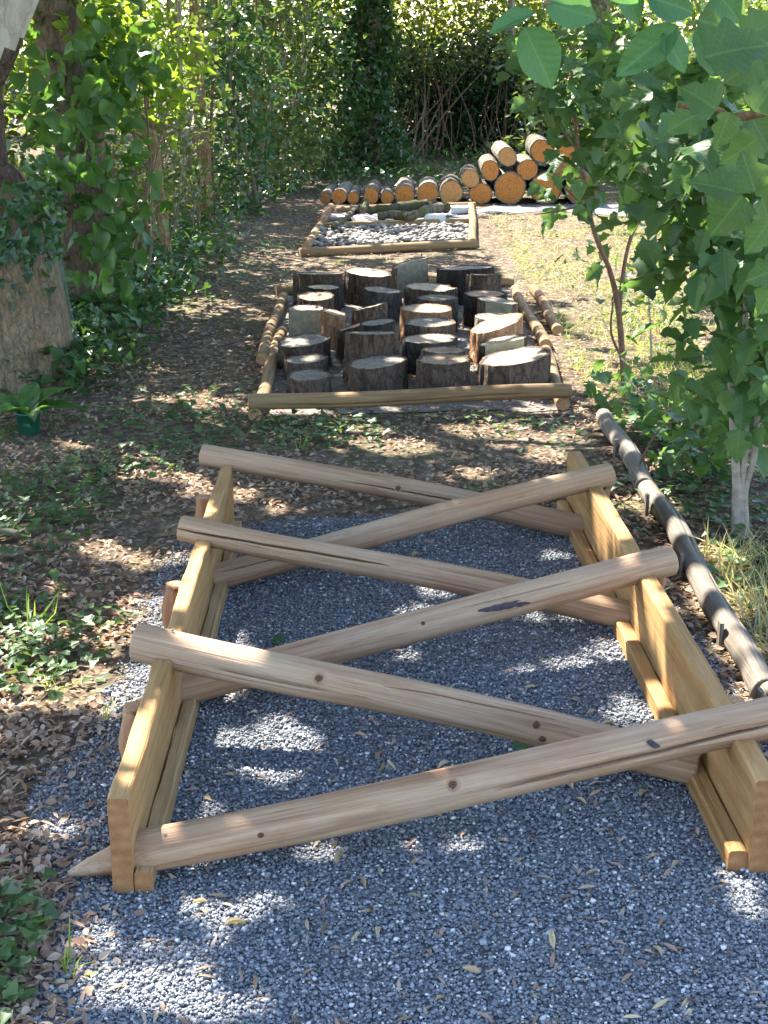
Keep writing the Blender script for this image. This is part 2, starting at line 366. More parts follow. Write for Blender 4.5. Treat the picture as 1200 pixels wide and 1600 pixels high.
def plank_mesh(name, L, wd, ht, mats, seed=0, nl=40, amp=0.0015, bev=0.004, wane=0.0):
    rg = random.Random(seed); so_ = rg.uniform(0, 50)
    b = bev
    sec = [(-wd / 2 + b, 0), (wd / 2 - b, 0), (wd / 2, b), (wd / 2, ht * 0.5), (wd / 2, ht - b), (wd / 2 - b, ht), (0, ht), (-wd / 2 + b, ht), (-wd / 2, ht - b), (-wd / 2, ht * 0.5), (-wd / 2, b)]
    k = len(sec); V, Fc, mi = [], [], []
    for i in range(nl + 1):
        x = L * i / nl
        for (y, z) in sec:
            d = amp * mnoise.noise((x * 7 + so_, y * 30, z * 12)) + 0.6 * amp * mnoise.noise((x * 31, y * 20, z * 20 + so_))
            wv = wane * (mnoise.noise((x * 3.1 + so_, 1 if y > 0 else -1, 0)) + 0.5 * mnoise.noise((x * 9 + so_, 2 if y > 0 else -2, 0))) if z > ht * 0.6 else 0
            V.append((x, y + d + wv, z + (d * 1.6 + 0.6 * wv if z > 0.01 else 0)))
    for i in range(nl):
        for j in range(k):
            q = (j + 1) % k
            Fc.append((i * k + j, i * k + q, (i + 1) * k + q, (i + 1) * k + j)); mi.append(0)
    Fc.append(tuple(range(k))[::-1]); Fc.append(tuple(nl * k + j for j in range(k))); mi += [1, 1]
    return mesh(name, V, Fc, list(mats), mi)

def tube(path, radii, ns=8, seed=0, rough=0.08, cap=True):
    """skin a smooth tube over a path of points; returns V, F"""
    P = [Vector(p) for p in path]; V, Fc = [], []
    up = Vector((0.13, 0.97, 0.2)).normalized()
    for i, p in enumerate(P):
        d = (P[min(i + 1, len(P) - 1)] - P[max(i - 1, 0)]).normalized()
        a = d.cross(up)
        if a.length < 0.05: a = d.cross(Vector((1, 0, 0)))
        a.normalize(); b = d.cross(a)
        for j in range(ns):
            t_ = 2 * math.pi * j / ns
            q = math.cos(t_) * a + math.sin(t_) * b
            rr = radii[i] * (1 + rough * 2 * mnoise.noise((p + q * radii[i]) * (0.35 / max(radii[i], 0.01)) + Vector((seed * 7.1, 0, 0))))
            V.append(p + q * rr)
    for i in range(len(P) - 1):
        for j in range(ns):
            k = (j + 1) % ns
            Fc.append((i * ns + j, i * ns + k, (i + 1) * ns + k, (i + 1) * ns + j))
    if cap:
        Fc.append(tuple(range(ns))[::-1]); Fc.append(tuple((len(P) - 1) * ns + j for j in range(ns)))
    return V, Fc
def smooth_path(pts, n=5):
    pts = [Vector(p) for p in pts]; out = []
    for i in range(len(pts) - 1):
        p0, p1, p2, p3 = pts[max(i - 1, 0)], pts[i], pts[i + 1], pts[min(i + 2, len(pts) - 1)]
        for k in range(n):
            t_ = k / n
            out.append(0.5 * ((2 * p1) + (p2 - p0) * t_ + (2 * p0 - 5 * p1 + 4 * p2 - p3) * t_ ** 2 + (3 * p1 - p0 - 3 * p2 + p3) * t_ ** 3))
    out.append(pts[-1]); return out
def limb(name, parent, pts, r0, r1, mat_, seed=0, ns=8, n=5, rough=0.08):
    p = smooth_path(pts, n); k = len(p)
    V, Fc = tube([local(parent, q) if parent else q for q in p], [r0 + (r1 - r0) * i / (k - 1) for i in range(k)], ns, seed, rough)
    return obj(name, mesh(name, V, Fc, mat_, None, True), parent)
def merge(parts):
    V, Fc = [], []
    for v_, f_ in parts:
        o = len(V); V += list(v_); Fc += [tuple(i + o for i in q) for q in f_]
    return V, Fc

# leaf outlines: local x along the leaf, y across, z out of the leaf; unit length
def fold(outline, dz=0.10, curl=0.12):
    """outline = right half from base to tip [(x, y)]; makes a two-sided leaf folded along its midrib"""
    V = []; n = len(outline)
    for (x, y) in outline: V.append((x, 0, -curl * x * x))
    for (x, y) in outline[1:-1]: V.append((x, y, dz * y / 0.3 - curl * x * x))
    for (x, y) in outline[1:-1]: V.append((x, -y, dz * y / 0.3 - curl * x * x))
    T = []; m = n - 2
    for side, o in ((1, n), (-1, n + m)):
        tri = [(0, 1, o)]
        for i in range(m - 1):
            tri += [(i + 1, o + i + 1, o + i), (i + 1, i + 2, o + i + 1)]
        tri += [(m, n - 1, o + m - 1)]
        T += tri if side == 1 else [t_[::-1] for t_ in tri]
    return np.array(V, dtype=np.float32), np.array(T, dtype=np.int32)
LF_SIMPLE = (np.array([(0, 0, 0), (0.5, 0.30, 0.08), (1, 0, -0.08), (0.5, -0.30, 0.08)], dtype=np.float32), np.array([(0, 2, 1), (0, 3, 2)], dtype=np.int32))
LF_CENTRED = (LF_SIMPLE[0] - np.array([0.5, 0, 0], dtype=np.float32), LF_SIMPLE[1])
LF_OVAL = fold([(0, 0), (0.12, 0.13), (0.35, 0.27), (0.6, 0.26), (0.85, 0.12), (1, 0)])
LF_LONG = fold([(0, 0), (0.2, 0.07), (0.5, 0.11), (0.8, 0.07), (1, 0)], 0.1, 0.3)
LF_ROUND = fold([(0, 0), (0.02, 0.20), (0.18, 0.40), (0.45, 0.45), (0.72, 0.30), (0.9, 0.10), (1, 0)], 0.08, 0.18)
LF_LOBED = fold([(0, 0), (0.10, 0.16), (0.16, 0.33), (0.30, 0.24), (0.42, 0.25), (0.55, 0.42), (0.60, 0.22), (0.78, 0.18), (0.86, 0.10), (1, 0)], 0.10, 0.20)
LF_IVY = fold([(0, 0), (-0.05, 0.28), (0.25, 0.40), (0.42, 0.24), (0.7, 0.17), (1, 0)], 0.06, 0.10)
LF_BLADE = (np.array([(0, -0.02, 0), (0, 0.02, 0), (0.5, 0.018, 0.05), (0.5, -0.018, 0.05), (1, 0, -0.14)], dtype=np.float32), np.array([(0, 1, 2), (0, 2, 3), (3, 2, 4)], dtype=np.int32))
def fine_leaf(outline_fn, n=14, m=4, dz=0.12, curl=0.22, wave=0.03):
    """a larger leaf for near branches, a grid of n x 2m quads"""
    V = []
    for i in range(n + 1):
        x = i / n; w_ = outline_fn(x)
        for j in range(-m, m + 1):
            s_ = j / m
            V.append((x - 0.10 * w_ * (1 - abs(s_)), s_ * w_, dz * abs(s_) * w_ / 0.3 - curl * x * x + wave * math.sin(x * 15 + j) * abs(s_)))
    k = 2 * m + 1; Fc = []
    for i in range(n):
        for j in range(2 * m):
            a_ = i * k + j; Fc.append((a_, a_ + 1, a_ + k + 1, a_ + k))
    return V, Fc

def leaf_verts(P, size, tmpl, rs, up=0.6, spread=1.0, droop=0.0, ndir=None):
    T, tris = tmpl; N = len(P)
    nrm = rs.normal(size=(N, 3)) * spread; nrm[:, 2] += up * 2.0
    if ndir is not None: nrm += np.asarray(ndir)
    nrm /= np.linalg.norm(nrm, axis=1)[:, None] + 1e-9
    u = rs.normal(size=(N, 3)); u[:, 2] -= droop * 2.0
    u -= nrm * (u * nrm).sum(1)[:, None]; u /= np.linalg.norm(u, axis=1)[:, None] + 1e-9
    v_ = np.cross(nrm, u)
    V = (P[:, None, :] + size[:, None, None] * (T[None, :, 0:1] * u[:, None, :] + T[None, :, 1:2] * v_[:, None, :] + T[None, :, 2:3] * nrm[:, None, :])).reshape(-1, 3)
    Fc = (tris[None] + (np.arange(N) * len(T))[:, None, None]).reshape(-1, 3)
    return V, Fc
def leaf_mass(name, parent, P, size, tmpl, mat_, seed=0, kind='stuff', **kw):
    rs = np.random.RandomState(seed); P = np.asarray(P, dtype=np.float64)
    sz = size * rs.uniform(0.65, 1.25, len(P))
    if parent is not None: P = P - np.array(parent.location)
    V, Fc = leaf_verts(P, sz, tmpl, rs, **kw)
    o = obj(name, mesh(name, V, Fc, mat_), parent)
    if kind: o['kind'] = kind
    return o
def leaf_parts(parent, P, size, meshes, seed, droop=0.6, up=0.6, face=None):
    """single leaves as objects that share mesh data"""
    rg = random.Random(seed)
    for p in P:
        n = Vector((rg.gauss(0, 0.55), rg.gauss(0, 0.55), rg.gauss(0, 0.4) + up * 1.6))
        if face is not None: n += Vector(face)
        n.normalize()
        u = Vector((rg.gauss(0, 1), rg.gauss(0, 1), rg.gauss(0, 0.6) - droop * 1.6)); u = (u - n * u.dot(n)).normalized()
        v_ = n.cross(u); s_ = size * rg.uniform(0.7, 1.25)
        o = bpy.data.objects.new('leaf', rg.choice(meshes)); put(o, parent)
        m = Matrix((u, v_, n)).transposed() @ Matrix.Diagonal((s_, s_ * rg.uniform(0.85, 1.1), s_))
        m = m.to_4x4(); m.translation = Vector(p) - parent.location
        o.matrix_local = m
def cloud(regs, n, seed, sd=0.11, per=9):
    """leaf points: clumps inside image ellipses (x, y, rx, ry) that stand Y metres ahead, dY deep"""
    rs = np.random.RandomState(seed); out = []
    tot = sum(q[2] * q[3] for q in regs)
    for (x, y, rx, ry, Y, dY) in regs:
        k = max(1, int(n * rx * ry / tot / per))
        for _ in range(k):
            a = rs.uniform(0, 2 * math.pi); r_ = math.sqrt(rs.uniform()) * (1 + 0.22 * math.sin(3 * a + x) + 0.15 * math.sin(5 * a + y))
            c = np.array(pxy(x + rx * r_ * math.cos(a), y + ry * r_ * math.sin(a), Y + rs.uniform(-dY, dY)))
            pts = c + rs.normal(size=(per, 3)) * sd * np.array([1, 1, 0.7])
            out.append(pts[pts[:, 2] > 0.02])
    return np.concatenate(out)

# ------------------------------------------------------------------ the setting
def sheet(name, pts, z, mat_, label=None):
    me = mesh(name, [(p.x, p.y, z) for p in pts], [tuple(range(len(pts)))], mat_)
    o = obj(name, me); o['kind'] = 'structure'; return o
g = 150.0
ground = sheet('ground', [Vector((-g, -g, 0)), Vector((g, -g, 0)), Vector((g, g, 0)), Vector((-g, g, 0))], 0, M['soil'])
def jag(poly, step, amp, seed):
    rg = random.Random(seed); out = []
    for i in range(len(poly)):
        a_, b_ = poly[i], poly[(i + 1) % len(poly)]; k = max(1, int((b_ - a_).length / step))
        for j in range(k):
            p = a_.lerp(b_, j / k); out.append(Vector((p.x + rg.gauss(0, amp), p.y + rg.gauss(0, amp), 0)))
    return out
GPX = [(70, 1480), (85, 1390), (60, 1290), (75, 1215), (150, 1150), (215, 1010), (240, 905), (290, 842), (380, 822), (520, 812), (700, 806), (860, 800), (935, 812), (985, 870)]
GPOLY = [px(*q) for q in GPX]
GPOLY += [Vector((0.955, 3.3, 0)), Vector((0.95, 0.4, 0)), Vector((-0.95, 0.4, 0)), Vector((-0.62, 1.9, 0))]
sheet('gravel_bed', jag(GPOLY, 0.06, 0.018, 3), 0.004, M['gravel'])
sheet('gravel_path', jag([px(700, 338), px(760, 322), px(1010, 318), px(1300, 322), px(1300, 342), px(980, 340), px(860, 330)], 0.3, 0.05, 5), 0.004, M['gravel'])
sheet('gravel_patch', jag([px(392, 652), px(885, 640), px(800, 445), px(440, 458)], 0.15, 0.03, 7), 0.004, M['dusty'])
sheet('sand_bed', jag([px(474, 392), px(740, 383), px(738, 322), px(515, 328)], 0.3, 0.01, 9), 0.004, M['gravel'])

def inside(poly, X, Y):
    c = np.zeros(len(X), dtype=bool); j = len(poly) - 1
    for i in range(len(poly)):
        xi, yi, xj, yj = poly[i].x, poly[i].y, poly[j].x, poly[j].y
        m = ((yi > Y) != (yj > Y)) & (X < (xj - xi) * (Y - yi) / (yj - yi + 1e-12) + xi)
        c ^= m; j = i
    return c
class Field:                                 # cheap smooth noise over the ground plane
    def __init__(s, seed, scale, n=24):
        r_ = np.random.RandomState(seed); a_ = r_.uniform(0, 2 * math.pi, n)
        k = r_.uniform(0.5, 1.6, n) / scale * 2 * math.pi / 2
        s.kx, s.ky, s.ph = np.cos(a_) * k, np.sin(a_) * k, r_.uniform(0, 6.3, n)
    def __call__(s, X, Y):
        return np.sin(np.multiply.outer(X, s.kx) + np.multiply.outer(Y, s.ky) + s.ph).sum(-1) / math.sqrt(len(s.kx) / 2)

# loose chippings: real stones over the gravel bed
rs = np.random.RandomState(11)
N = 175000
gx = rs.uniform(-1.0, 1.0, N); gy = 1.75 + (rs.uniform(0, 1, N) ** 1.5) * 3.7
keep = inside(GPOLY, gx + rs.normal(0, 0.03, N), gy + rs.normal(0, 0.03, N))
gx, gy = gx[keep], gy[keep]; n = len(gx)
OCT = np.array([(1, 0, 0), (-1, 0, 0), (0, 1, 0), (0, -1, 0), (0, 0, 1), (0, 0, -1)], dtype=np.float32)
OF = np.array([(0, 2, 4), (2, 1, 4), (1, 3, 4), (3, 0, 4), (2, 0, 5), (1, 2, 5), (3, 1, 5), (0, 3, 5)], dtype=np.int32)
q = rs.normal(size=(n, 4)); q /= np.linalg.norm(q, axis=1)[:, None]
qw, qx, qy, qz = q.T
Rm = np.stack([1 - 2 * (qy * qy + qz * qz), 2 * (qx * qy - qz * qw), 2 * (qx * qz + qy * qw), 2 * (qx * qy + qz * qw), 1 - 2 * (qx * qx + qz * qz), 2 * (qy * qz - qx * qw), 2 * (qx * qz - qy * qw), 2 * (qy * qz + qx * qw), 1 - 2 * (qx * qx + qy * qy)], -1).reshape(n, 3, 3)
sz = (0.0036 * np.exp(rs.normal(0, 0.28, n)))[:, None] * rs.uniform(0.6, 1.5, (n, 3))
vv = OCT[None] * sz[:, None, :] * rs.uniform(0.7, 1.3, (n, 6, 1))
vv = np.einsum('nij,nkj->nki', Rm, vv); vv[..., 2] *= 0.75
pos = np.stack([gx, gy, 0.005 + rs.uniform(0, 0.005, n)], -1)
tag(obj('gravel_chippings', mesh('gravel_chippings', (vv + pos[:, None]).reshape(-1, 3), (OF[None] + (np.arange(n) * 6)[:, None, None]).reshape(-1, 3), M['chip'])),
    'blue grey stone chippings filling the bed under the crossed poles', 'gravel', None, 'stuff')

# dry leaves over the soil, thinner on the gravel
rs = np.random.RandomState(21)
def scatter(N, x0, x1, y0, y1, seed):
    r_ = np.random.RandomState(seed)
    X = r_.uniform(x0, x1, N); Yp = r_.uniform(y0, y1, N)
    d = _F[None] + np.outer((X - 600) / F_PX, [1, 0, 0]) + np.outer((800 - Yp) / F_PX, _U)
    t_ = -CAM_H / d[:, 2]
    return d[:, 0] * t_, d[:, 1] * t_, r_
fl = Field(5, 0.5)
X, Y, r_ = scatter(115000, -250, 1450, 262, 1640, 22)
on = inside(GPOLY, X + r_.normal(0, 0.07, len(X)), Y + r_.normal(0, 0.07, len(X)))
k = np.where(on, 0.014, np.clip(0.62 + 0.3 * fl(X, Y), 0.12, 1))
sb = (Y > 6.5) & (Y < 9.9) & (X > -0.62) & (X < 0.9)
k = np.where(sb, 0.45, k)
k = np.where((Y > 11.7) & (Y < 15) & (X > -0.68) & (X < 0.9), 0.03, k)
m = r_.uniform(0, 1, len(X)) < k
P = np.stack([X[m], Y[m], r_.uniform(0.005, 0.018, m.sum())], -1); om = on[m]
sel = r_.uniform(0, 1, len(P)) < np.where(om, 1.0, .34); P = np.concatenate([P[sel], P[~sel]]); h_ = int(sel.sum())
tag(leaf_mass('leaf_litter', None, P[:h_], 0.034, LF_LONG, M['L_litter'], 23, up=1.1, spread=0.5), 'narrow dry brown leaves covering the soil', 'leaf litter')
tag(leaf_mass('broad_leaf_litter', None, P[h_:], 0.025, LF_OVAL, M['L_litter'], 24, up=0.8, spread=0.6), 'broad curled dry leaves covering the soil', 'leaf litter')

# ivy and weeds creeping over the soil
fi = Field(8, 0.55); fj = Field(9, 1.6)
X, Y, r_ = scatter(60000, -250, 1450, 255, 1640, 31)
on = inside(GPOLY, X, Y)
base = 0.0 + 0.30 * fi(X, Y) + 0.22 * fj(X, Y)
base += np.where((X < -.75) & (Y > 3.2), .10, 0) + np.where((X < -.75) & (Y > 6.5), .16, 0)
base += np.where((X < -1.1), 0.12 + 0.10 * np.clip(-X - 1.1, 0, 1.5), 0)
base -= np.where((X > .88) & (X < 1.1) & (Y < 6.4), .5, 0)
base += np.where((X > 1.0), 0.20, 0) + np.where((Y > 5.1) & (Y < 6.4) & (X > 0.35), 0.28, 0) + np.where(Y > 15.8, 0.6, 0)
base += np.where((Y > 8) & (X < -0.9), 0.10, 0)
base -= np.where((Y > 2.3) & (Y < 4.2) & (X > -1.05) & (X < -0.6), 0.10, 0)
base = np.where((X < -.5) & (Y < 2.75), base * .35 - .02, base)
base = np.where(on, -1, base)
base = np.where((Y > 6.35) & (Y < 9.95) & (X > -0.66) & (X < 0.92), -1, base)
base = np.where((Y > 11.6) & (Y < 15.4) & (X > -0.7) & (X < 3.4) & ((X < 0.95) | (Y > 14.2)), -1, base)
m = r_.uniform(0, 1, len(X)) < np.clip(base, 0, 0.9)
P = np.stack([X[m], Y[m], r_.uniform(0.012, 0.06, m.sum())], -1)
tag(leaf_mass('ground_ivy', None, P, 0.038, LF_IVY, M['L_cover'], 32, up=0.9, spread=0.55), 'low green ivy creeping over the leaf strewn soil', 'ground cover')
# taller ivy along the left thicket and under the far trees
X, Y, r_ = scatter(36000, -150, 980, 238, 620, 41)
edge = np.interp(Y, [6, 8, 10, 12, 14, 16.2, 16.8, 30], [-1.45, -1.42, -1.35, -1.3, -1.25, -0.95, 3.6, 3.8])
m = (X < edge + r_.normal(0, 0.12, len(X))) & (r_.uniform(0, 1, len(X)) < 0.75)
P = np.stack([X[m], Y[m], r_.uniform(0.02, 0.22, m.sum())], -1)
tag(leaf_mass('ivy_carpet', None, P, 0.065, LF_IVY, M['L_ivy'], 42, up=0.6, spread=0.8), 'dark ivy carpet along the left thicket and behind the log pile', 'ground cover')
# grass in the sunlit clearing and straw beyond the edging logs
X, Y, r_ = scatter(38000, 730, 1350, 322, 640, 51)
m = (X > 0.95) & ((Y < 14.2) | (X > 3.2)) & (r_.uniform(0, 1, len(X)) < np.clip(0.55 + 0.3 * fi(X, Y), 0.05, 1)) & ~((X > .95) & (X < 1.0))
P = np.stack([X[m], Y[m], np.zeros(m.sum())], -1)
hh = r_.uniform(0, 1, len(P)) < 0.42
tag(leaf_mass('clearing_grass', None, P[hh], 0.075, LF_BLADE, M['L_grass'], 52, up=0.0, spread=0.8, droop=-1.0), 'thin green grass in the sunlit clearing beside the beds', 'grass')
tag(leaf_mass('clearing_straw', None, P[~hh], 0.085, LF_BLADE, M['L_straw'], 53, up=0.3, spread=0.8, droop=-0.3), 'pale dry grass in the sunlit clearing beside the beds', 'grass')
X, Y, r_ = scatter(3500, 1060, 1400, 860, 1100, 55)
m = X > 1.06
P = np.stack([X[m], Y[m], np.zeros(m.sum())], -1)
tag(leaf_mass('straw_tufts', None, P, 0.12, LF_BLADE, M['L_straw'], 56, up=0.2, spread=0.8, droop=-0.6), 'matted straw beyond the grey edging logs', 'grass')

# ------------------------------------------------------------------ the crossed pole obstacle
ob = thing('crossed_pole_obstacle', (0.07, 2.54, 0), 'balance obstacle of six round poles crossed between two golden edge planks', 'obstacle')
pm = (M['plank'], M['endplank'])
PH = 0.222
def plank(p0, p1, wd, ht, seed, nm, mats=pm):
    L = (Vector(p1) - Vector(p0)).length
    return place(nm, plank_mesh(nm, L, wd, ht, mats, seed, 60, .0015, .004, .006), ob, p0, p1)
lp0, lp1 = Vector((-0.527, 2.528, 0)), Vector((-0.553, 4.86, 0))
rp0, rp1 = Vector((0.779, 2.60, 0)), Vector((0.694, 5.05, 0))
plank(lp0, lp1, 0.041, PH, 1, 'plank'); plank(rp0, rp1, 0.048, PH, 2, 'plank')
plank(lp0 + Vector((0.0405, 0.004, 0)), lp1 + Vector((0.0405, -0.1, 0)), 0.036, 0.052, 3, 'batten', (M['batten'], M['endplank']))
plank(rp0 + Vector((-0.0455, 0.012, 0)), rp1 + Vector((-0.0455, -0.05, 0)), 0.040, 0.052, 4, 'batten', (M['plank'], M['endplank']))
poles_ = []
def axis_of(seed, L, bend=0.006):
    q_ = random.Random(seed); q_.uniform(0, 99); a1, a2 = q_.uniform(0, 6), q_.uniform(0, 6)
    return lambda x: Vector((0, bend * math.sin(2.2 * x / L * math.pi + a1), bend * math.sin(1.6 * x / L * math.pi + a2)))
def pole(p0, p1, r0, r1, seed, cracks, tip=0.0, knots=()):
    knots = [(x, a, kr * 0.72) for (x, a, kr) in knots]
    L = (Vector(p1) - Vector(p0)).length
    o = place('pole', pole_mesh('pole', L, r0, r1, (M['pole'], M['end']), seed, 40, 56, cracks, tip, 0.05), ob, p0, p1)
    axis = axis_of(seed, L)
    for (x, a, kr) in knots:
        V = [(0, 0, 0.0035)]; Fc = []
        for ring, (q_, z_) in enumerate(((0.55, 0.0030), (0.85, 0.0012), (1.25, -0.004))):
            for j in range(14):
                th = 2 * math.pi * j / 14; V.append((kr * q_ * 1.25 * math.cos(th), kr * q_ * math.sin(th), z_))
        for j in range(14): Fc.append((0, 1 + j, 1 + (j + 1) % 14))
        for ring in range(2):
            for j in range(14):
                k_ = (j + 1) % 14; Fc.append((1 + ring * 14 + j, 1 + ring * 14 + 14 + j, 1 + ring * 14 + 14 + k_, 1 + ring * 14 + k_))
        kn = obj('knot', mesh('knot', V, Fc, M['knot'], None, True), o)
        rr = (r0 + (r1 - r0) * x / L) - 0.0005
        nrm = Vector((0, math.cos(a), math.sin(a))); tx = Vector((1, 0, 0)); ty = nrm.cross(tx)
        m = Matrix((tx, ty, nrm)).transposed().to_4x4(); m.translation = axis(x) + Vector((x, rr * nrm.y, rr * nrm.z)); kn.matrix_local = m
    o['axis_seed'] = seed; poles_.append(o); return o
D = math.radians
ZT, ZB = PH + 0.022, 0.050
# high on the left plank, low on the right
pole(px(316, 708, ZT), px(915, 822, ZB), 0.0385, 0.044, 11, [(D(172), 0.5, 1.15, 0.014)], 0, [(0.72, D(160), 0.015)])
pole(px(283, 822, ZT), px(985, 962, ZB), 0.0395, 0.043, 12, [(D(160), 0.0, 0.66, 0.024), (D(185), 0.7, 1.1, 0.008)], 0, [])
pole(px(214, 998, ZT), px(1088, 1196, ZB), 0.0470, 0.0455, 13, [(D(168), 0.22, 0.50, 0.009), (D(130), 0.62, 1.05, 0.007)], 0, [(0.475, D(146), 0.021), (1.0, D(148), 0.013), (1.02, D(186), 0.012)])
# low on the left, high on the right plank, the low ends cut to a point
pole(px(268, 915, 0.045), px(953, 741, ZT), 0.0420, 0.0400, 14, [(D(165), 0.5, 1.31, 0.022), (D(150), 0.15, 0.45, 0.008)], 0.12, [])
pole(px(196, 1098, 0.050), px(1050, 876, ZT), 0.0430, 0.0440, 15, [(D(140), 0.9, 1.25, 0.004)], 0.14, [(0.80, D(150), 0.009)])
pole(Vector((-0.650, 2.572, 0.040)), px(1262, 1112, ZT + 0.01), 0.0450, 0.0455, 16, [(D(172), 0.90, 1.56, 0.024)], 0.17, [(0.40, D(165), 0.008), (0.81, D(140), 0.019)])
def stain(po, L, r0, r1, x0, x1, a0, hw, seed):
    n = 26; V, Fc = [], []; ax = axis_of(po['axis_seed'], (r0, L)[1])
    for i in range(n + 1):
        x = x0 + (x1 - x0) * i / n; u = i / n; r_ = (r0 + (r1 - r0) * x / L) * 1.03 + .0012; q_ = ax(x)
        wd = hw * math.sin(math.pi * min(1, max(0.02, u))) ** .5 * (1 + .5 * mnoise.noise((x * 60, seed, 1)))
        c = a0 + .25 * (u - .5) + .08 * mnoise.noise((x * 40, seed, 4))
        for e in (-1, -.33, .33, 1): V.append((x, q_.y + r_ * math.cos(c + e * wd), q_.z + r_ * math.sin(c + e * wd)))
    for i in range(n):
        for e in range(3): Fc.append((i * 4 + e, i * 4 + e + 1, i * 4 + e + 5, i * 4 + e + 4))
    obj('resin_stain', mesh('resin_stain', V, Fc, M['stain'], None, True), po)
stain(poles_[4], 1.36, .043, .044, .955, 1.125, D(165), .20, 3)
stain(poles_[5], 1.62, .045, .0455, 1.235, 1.262, D(155), .17, 8)
def nail(po, x, a, r_):
    V = [(0, 0, .003)] + [(.0032 * math.cos(6.283 * j / 10), .0032 * math.sin(6.283 * j / 10), z) for z in (.002, -.003) for j in range(10)]
    Fc = [(0, 1 + j, 1 + (j + 1) % 10) for j in range(10)] + [(1 + j, 11 + j, 11 + (j + 1) % 10, 1 + (j + 1) % 10) for j in range(10)]
    o = obj('nail', mesh('nail', V, Fc, M['steel']), po); nrm = Vector((0, math.cos(a), math.sin(a))); tx = Vector((1, 0, 0))
    m = Matrix((tx, nrm.cross(tx), nrm)).transposed().to_4x4(); m.translation = Vector((x, r_ * nrm.y, r_ * nrm.z)); o.matrix_local = m
nail(poles_[5], .21, D(120), .045); nail(poles_[2], .09, D(95), .047); nail(poles_[1], .07, D(95), .0395); nail(poles_[4], 1.27, D(95), .044)
def stake(p, r_, z, seed):
    o = place('stake', pole_mesh('stake', z, r_, r_ * 0.97, (M['stake'], M['end']), seed, 24, 12, [(D(200), 0, z, 0.006)] if seed % 2 else ()), ob, (p.x, p.y, -0.0), (p.x + 0.003, p.y + 0.004, z))
for i, (x, y, z, r_) in enumerate([(316, 776, 0.215, 0.029), (270, 914, 0.20, 0.029), (211, 1104, 0.185, 0.029)]):
    p = px(x, y, z); p.x = lp0.x + (lp1.x - lp0.x) * (p.y - lp0.y) / 2.3 - 0.0225 - r_; stake(p, r_, z, 30 + i)
for i, (x, y, z, r_) in enumerate([(1147, 1092, 0.20, 0.023), (1022, 890, 0.20, 0.023), (938, 757, 0.20, 0.023)]):
    p = px(x, y, z); p.x = rp0.x + (rp1.x - rp0.x) * (p.y - rp0.y) / 2.45 + 0.024 + r_; stake(p, r_, z, 40 + i)

# ------------------------------------------------------------------ grey edging logs along the right side
ed = thing('log_edging', (1.0, 3.2, 0), 'row of weathered grey half round edging logs pegged beside the gravel', 'edging')
ys = [2.35, 3.42, 4.30, 5.22, 6.30]
for i in range(4):
    x = 1.0 + (0.008, -0.006, 0.006, -0.004)[i]
    round_rail('log', ed, (x, ys[i] + 0.004, 0.035), (x - 0.004, ys[i + 1] - 0.004, 0.035 + 0.006 * (i % 2)), 0.038, (M['old'], M['old']), 60 + i, wob=0.14, cracks=[(D(120), 0.1, 0.8, 0.012)], taper=0.93)
for i, y in enumerate((3.30, 3.75, 4.32, 4.95, 5.7)):
    place('peg', plank_mesh('peg', 0.085, 0.012, 0.035, (M['old'], M['old']), 70 + i, 4), ed, (0.952, y, 0.0), (0.953, y + 0.002, 0.085))

# ------------------------------------------------------------------ stump bed: rails and stumps
rm = (M['rail'], M['end'])
fr = thing('stump_bed_frame', (0.12, 6.5, 0), 'low frame of round pine rails around the bed of stumps', 'frame')
def gz(x, y, z): return px(x, y, z)
round_rail('rail', fr, px(388, 627, 0.095), px(891, 612, 0.095), 0.0365, rm, 81, cracks=[(D(190), 0.1, 1.3, 0.008)])
round_rail('rail', fr, px(399, 649, 0.033), px(440, 520, 0.033), 0.033, rm, 82)
round_rail('rail', fr, px(408, 562, 0.033), px(442, 462, 0.033), 0.034, rm, 83)
round_rail('rail', fr, px(878, 632, 0.033), px(852, 546, 0.033), 0.033, rm, 84)
round_rail('rail', fr, px(852, 540, 0.033), px(803, 452, 0.033), 0.034, rm, 85)
round_rail('rail', fr, px(872, 515, 0.033), px(834, 450, 0.033), 0.033, (M['rail'], M['end']), 86)
round_rail('rail', fr, px(432, 453, 0.04), px(802, 439, 0.04), 0.036, rm, 87)

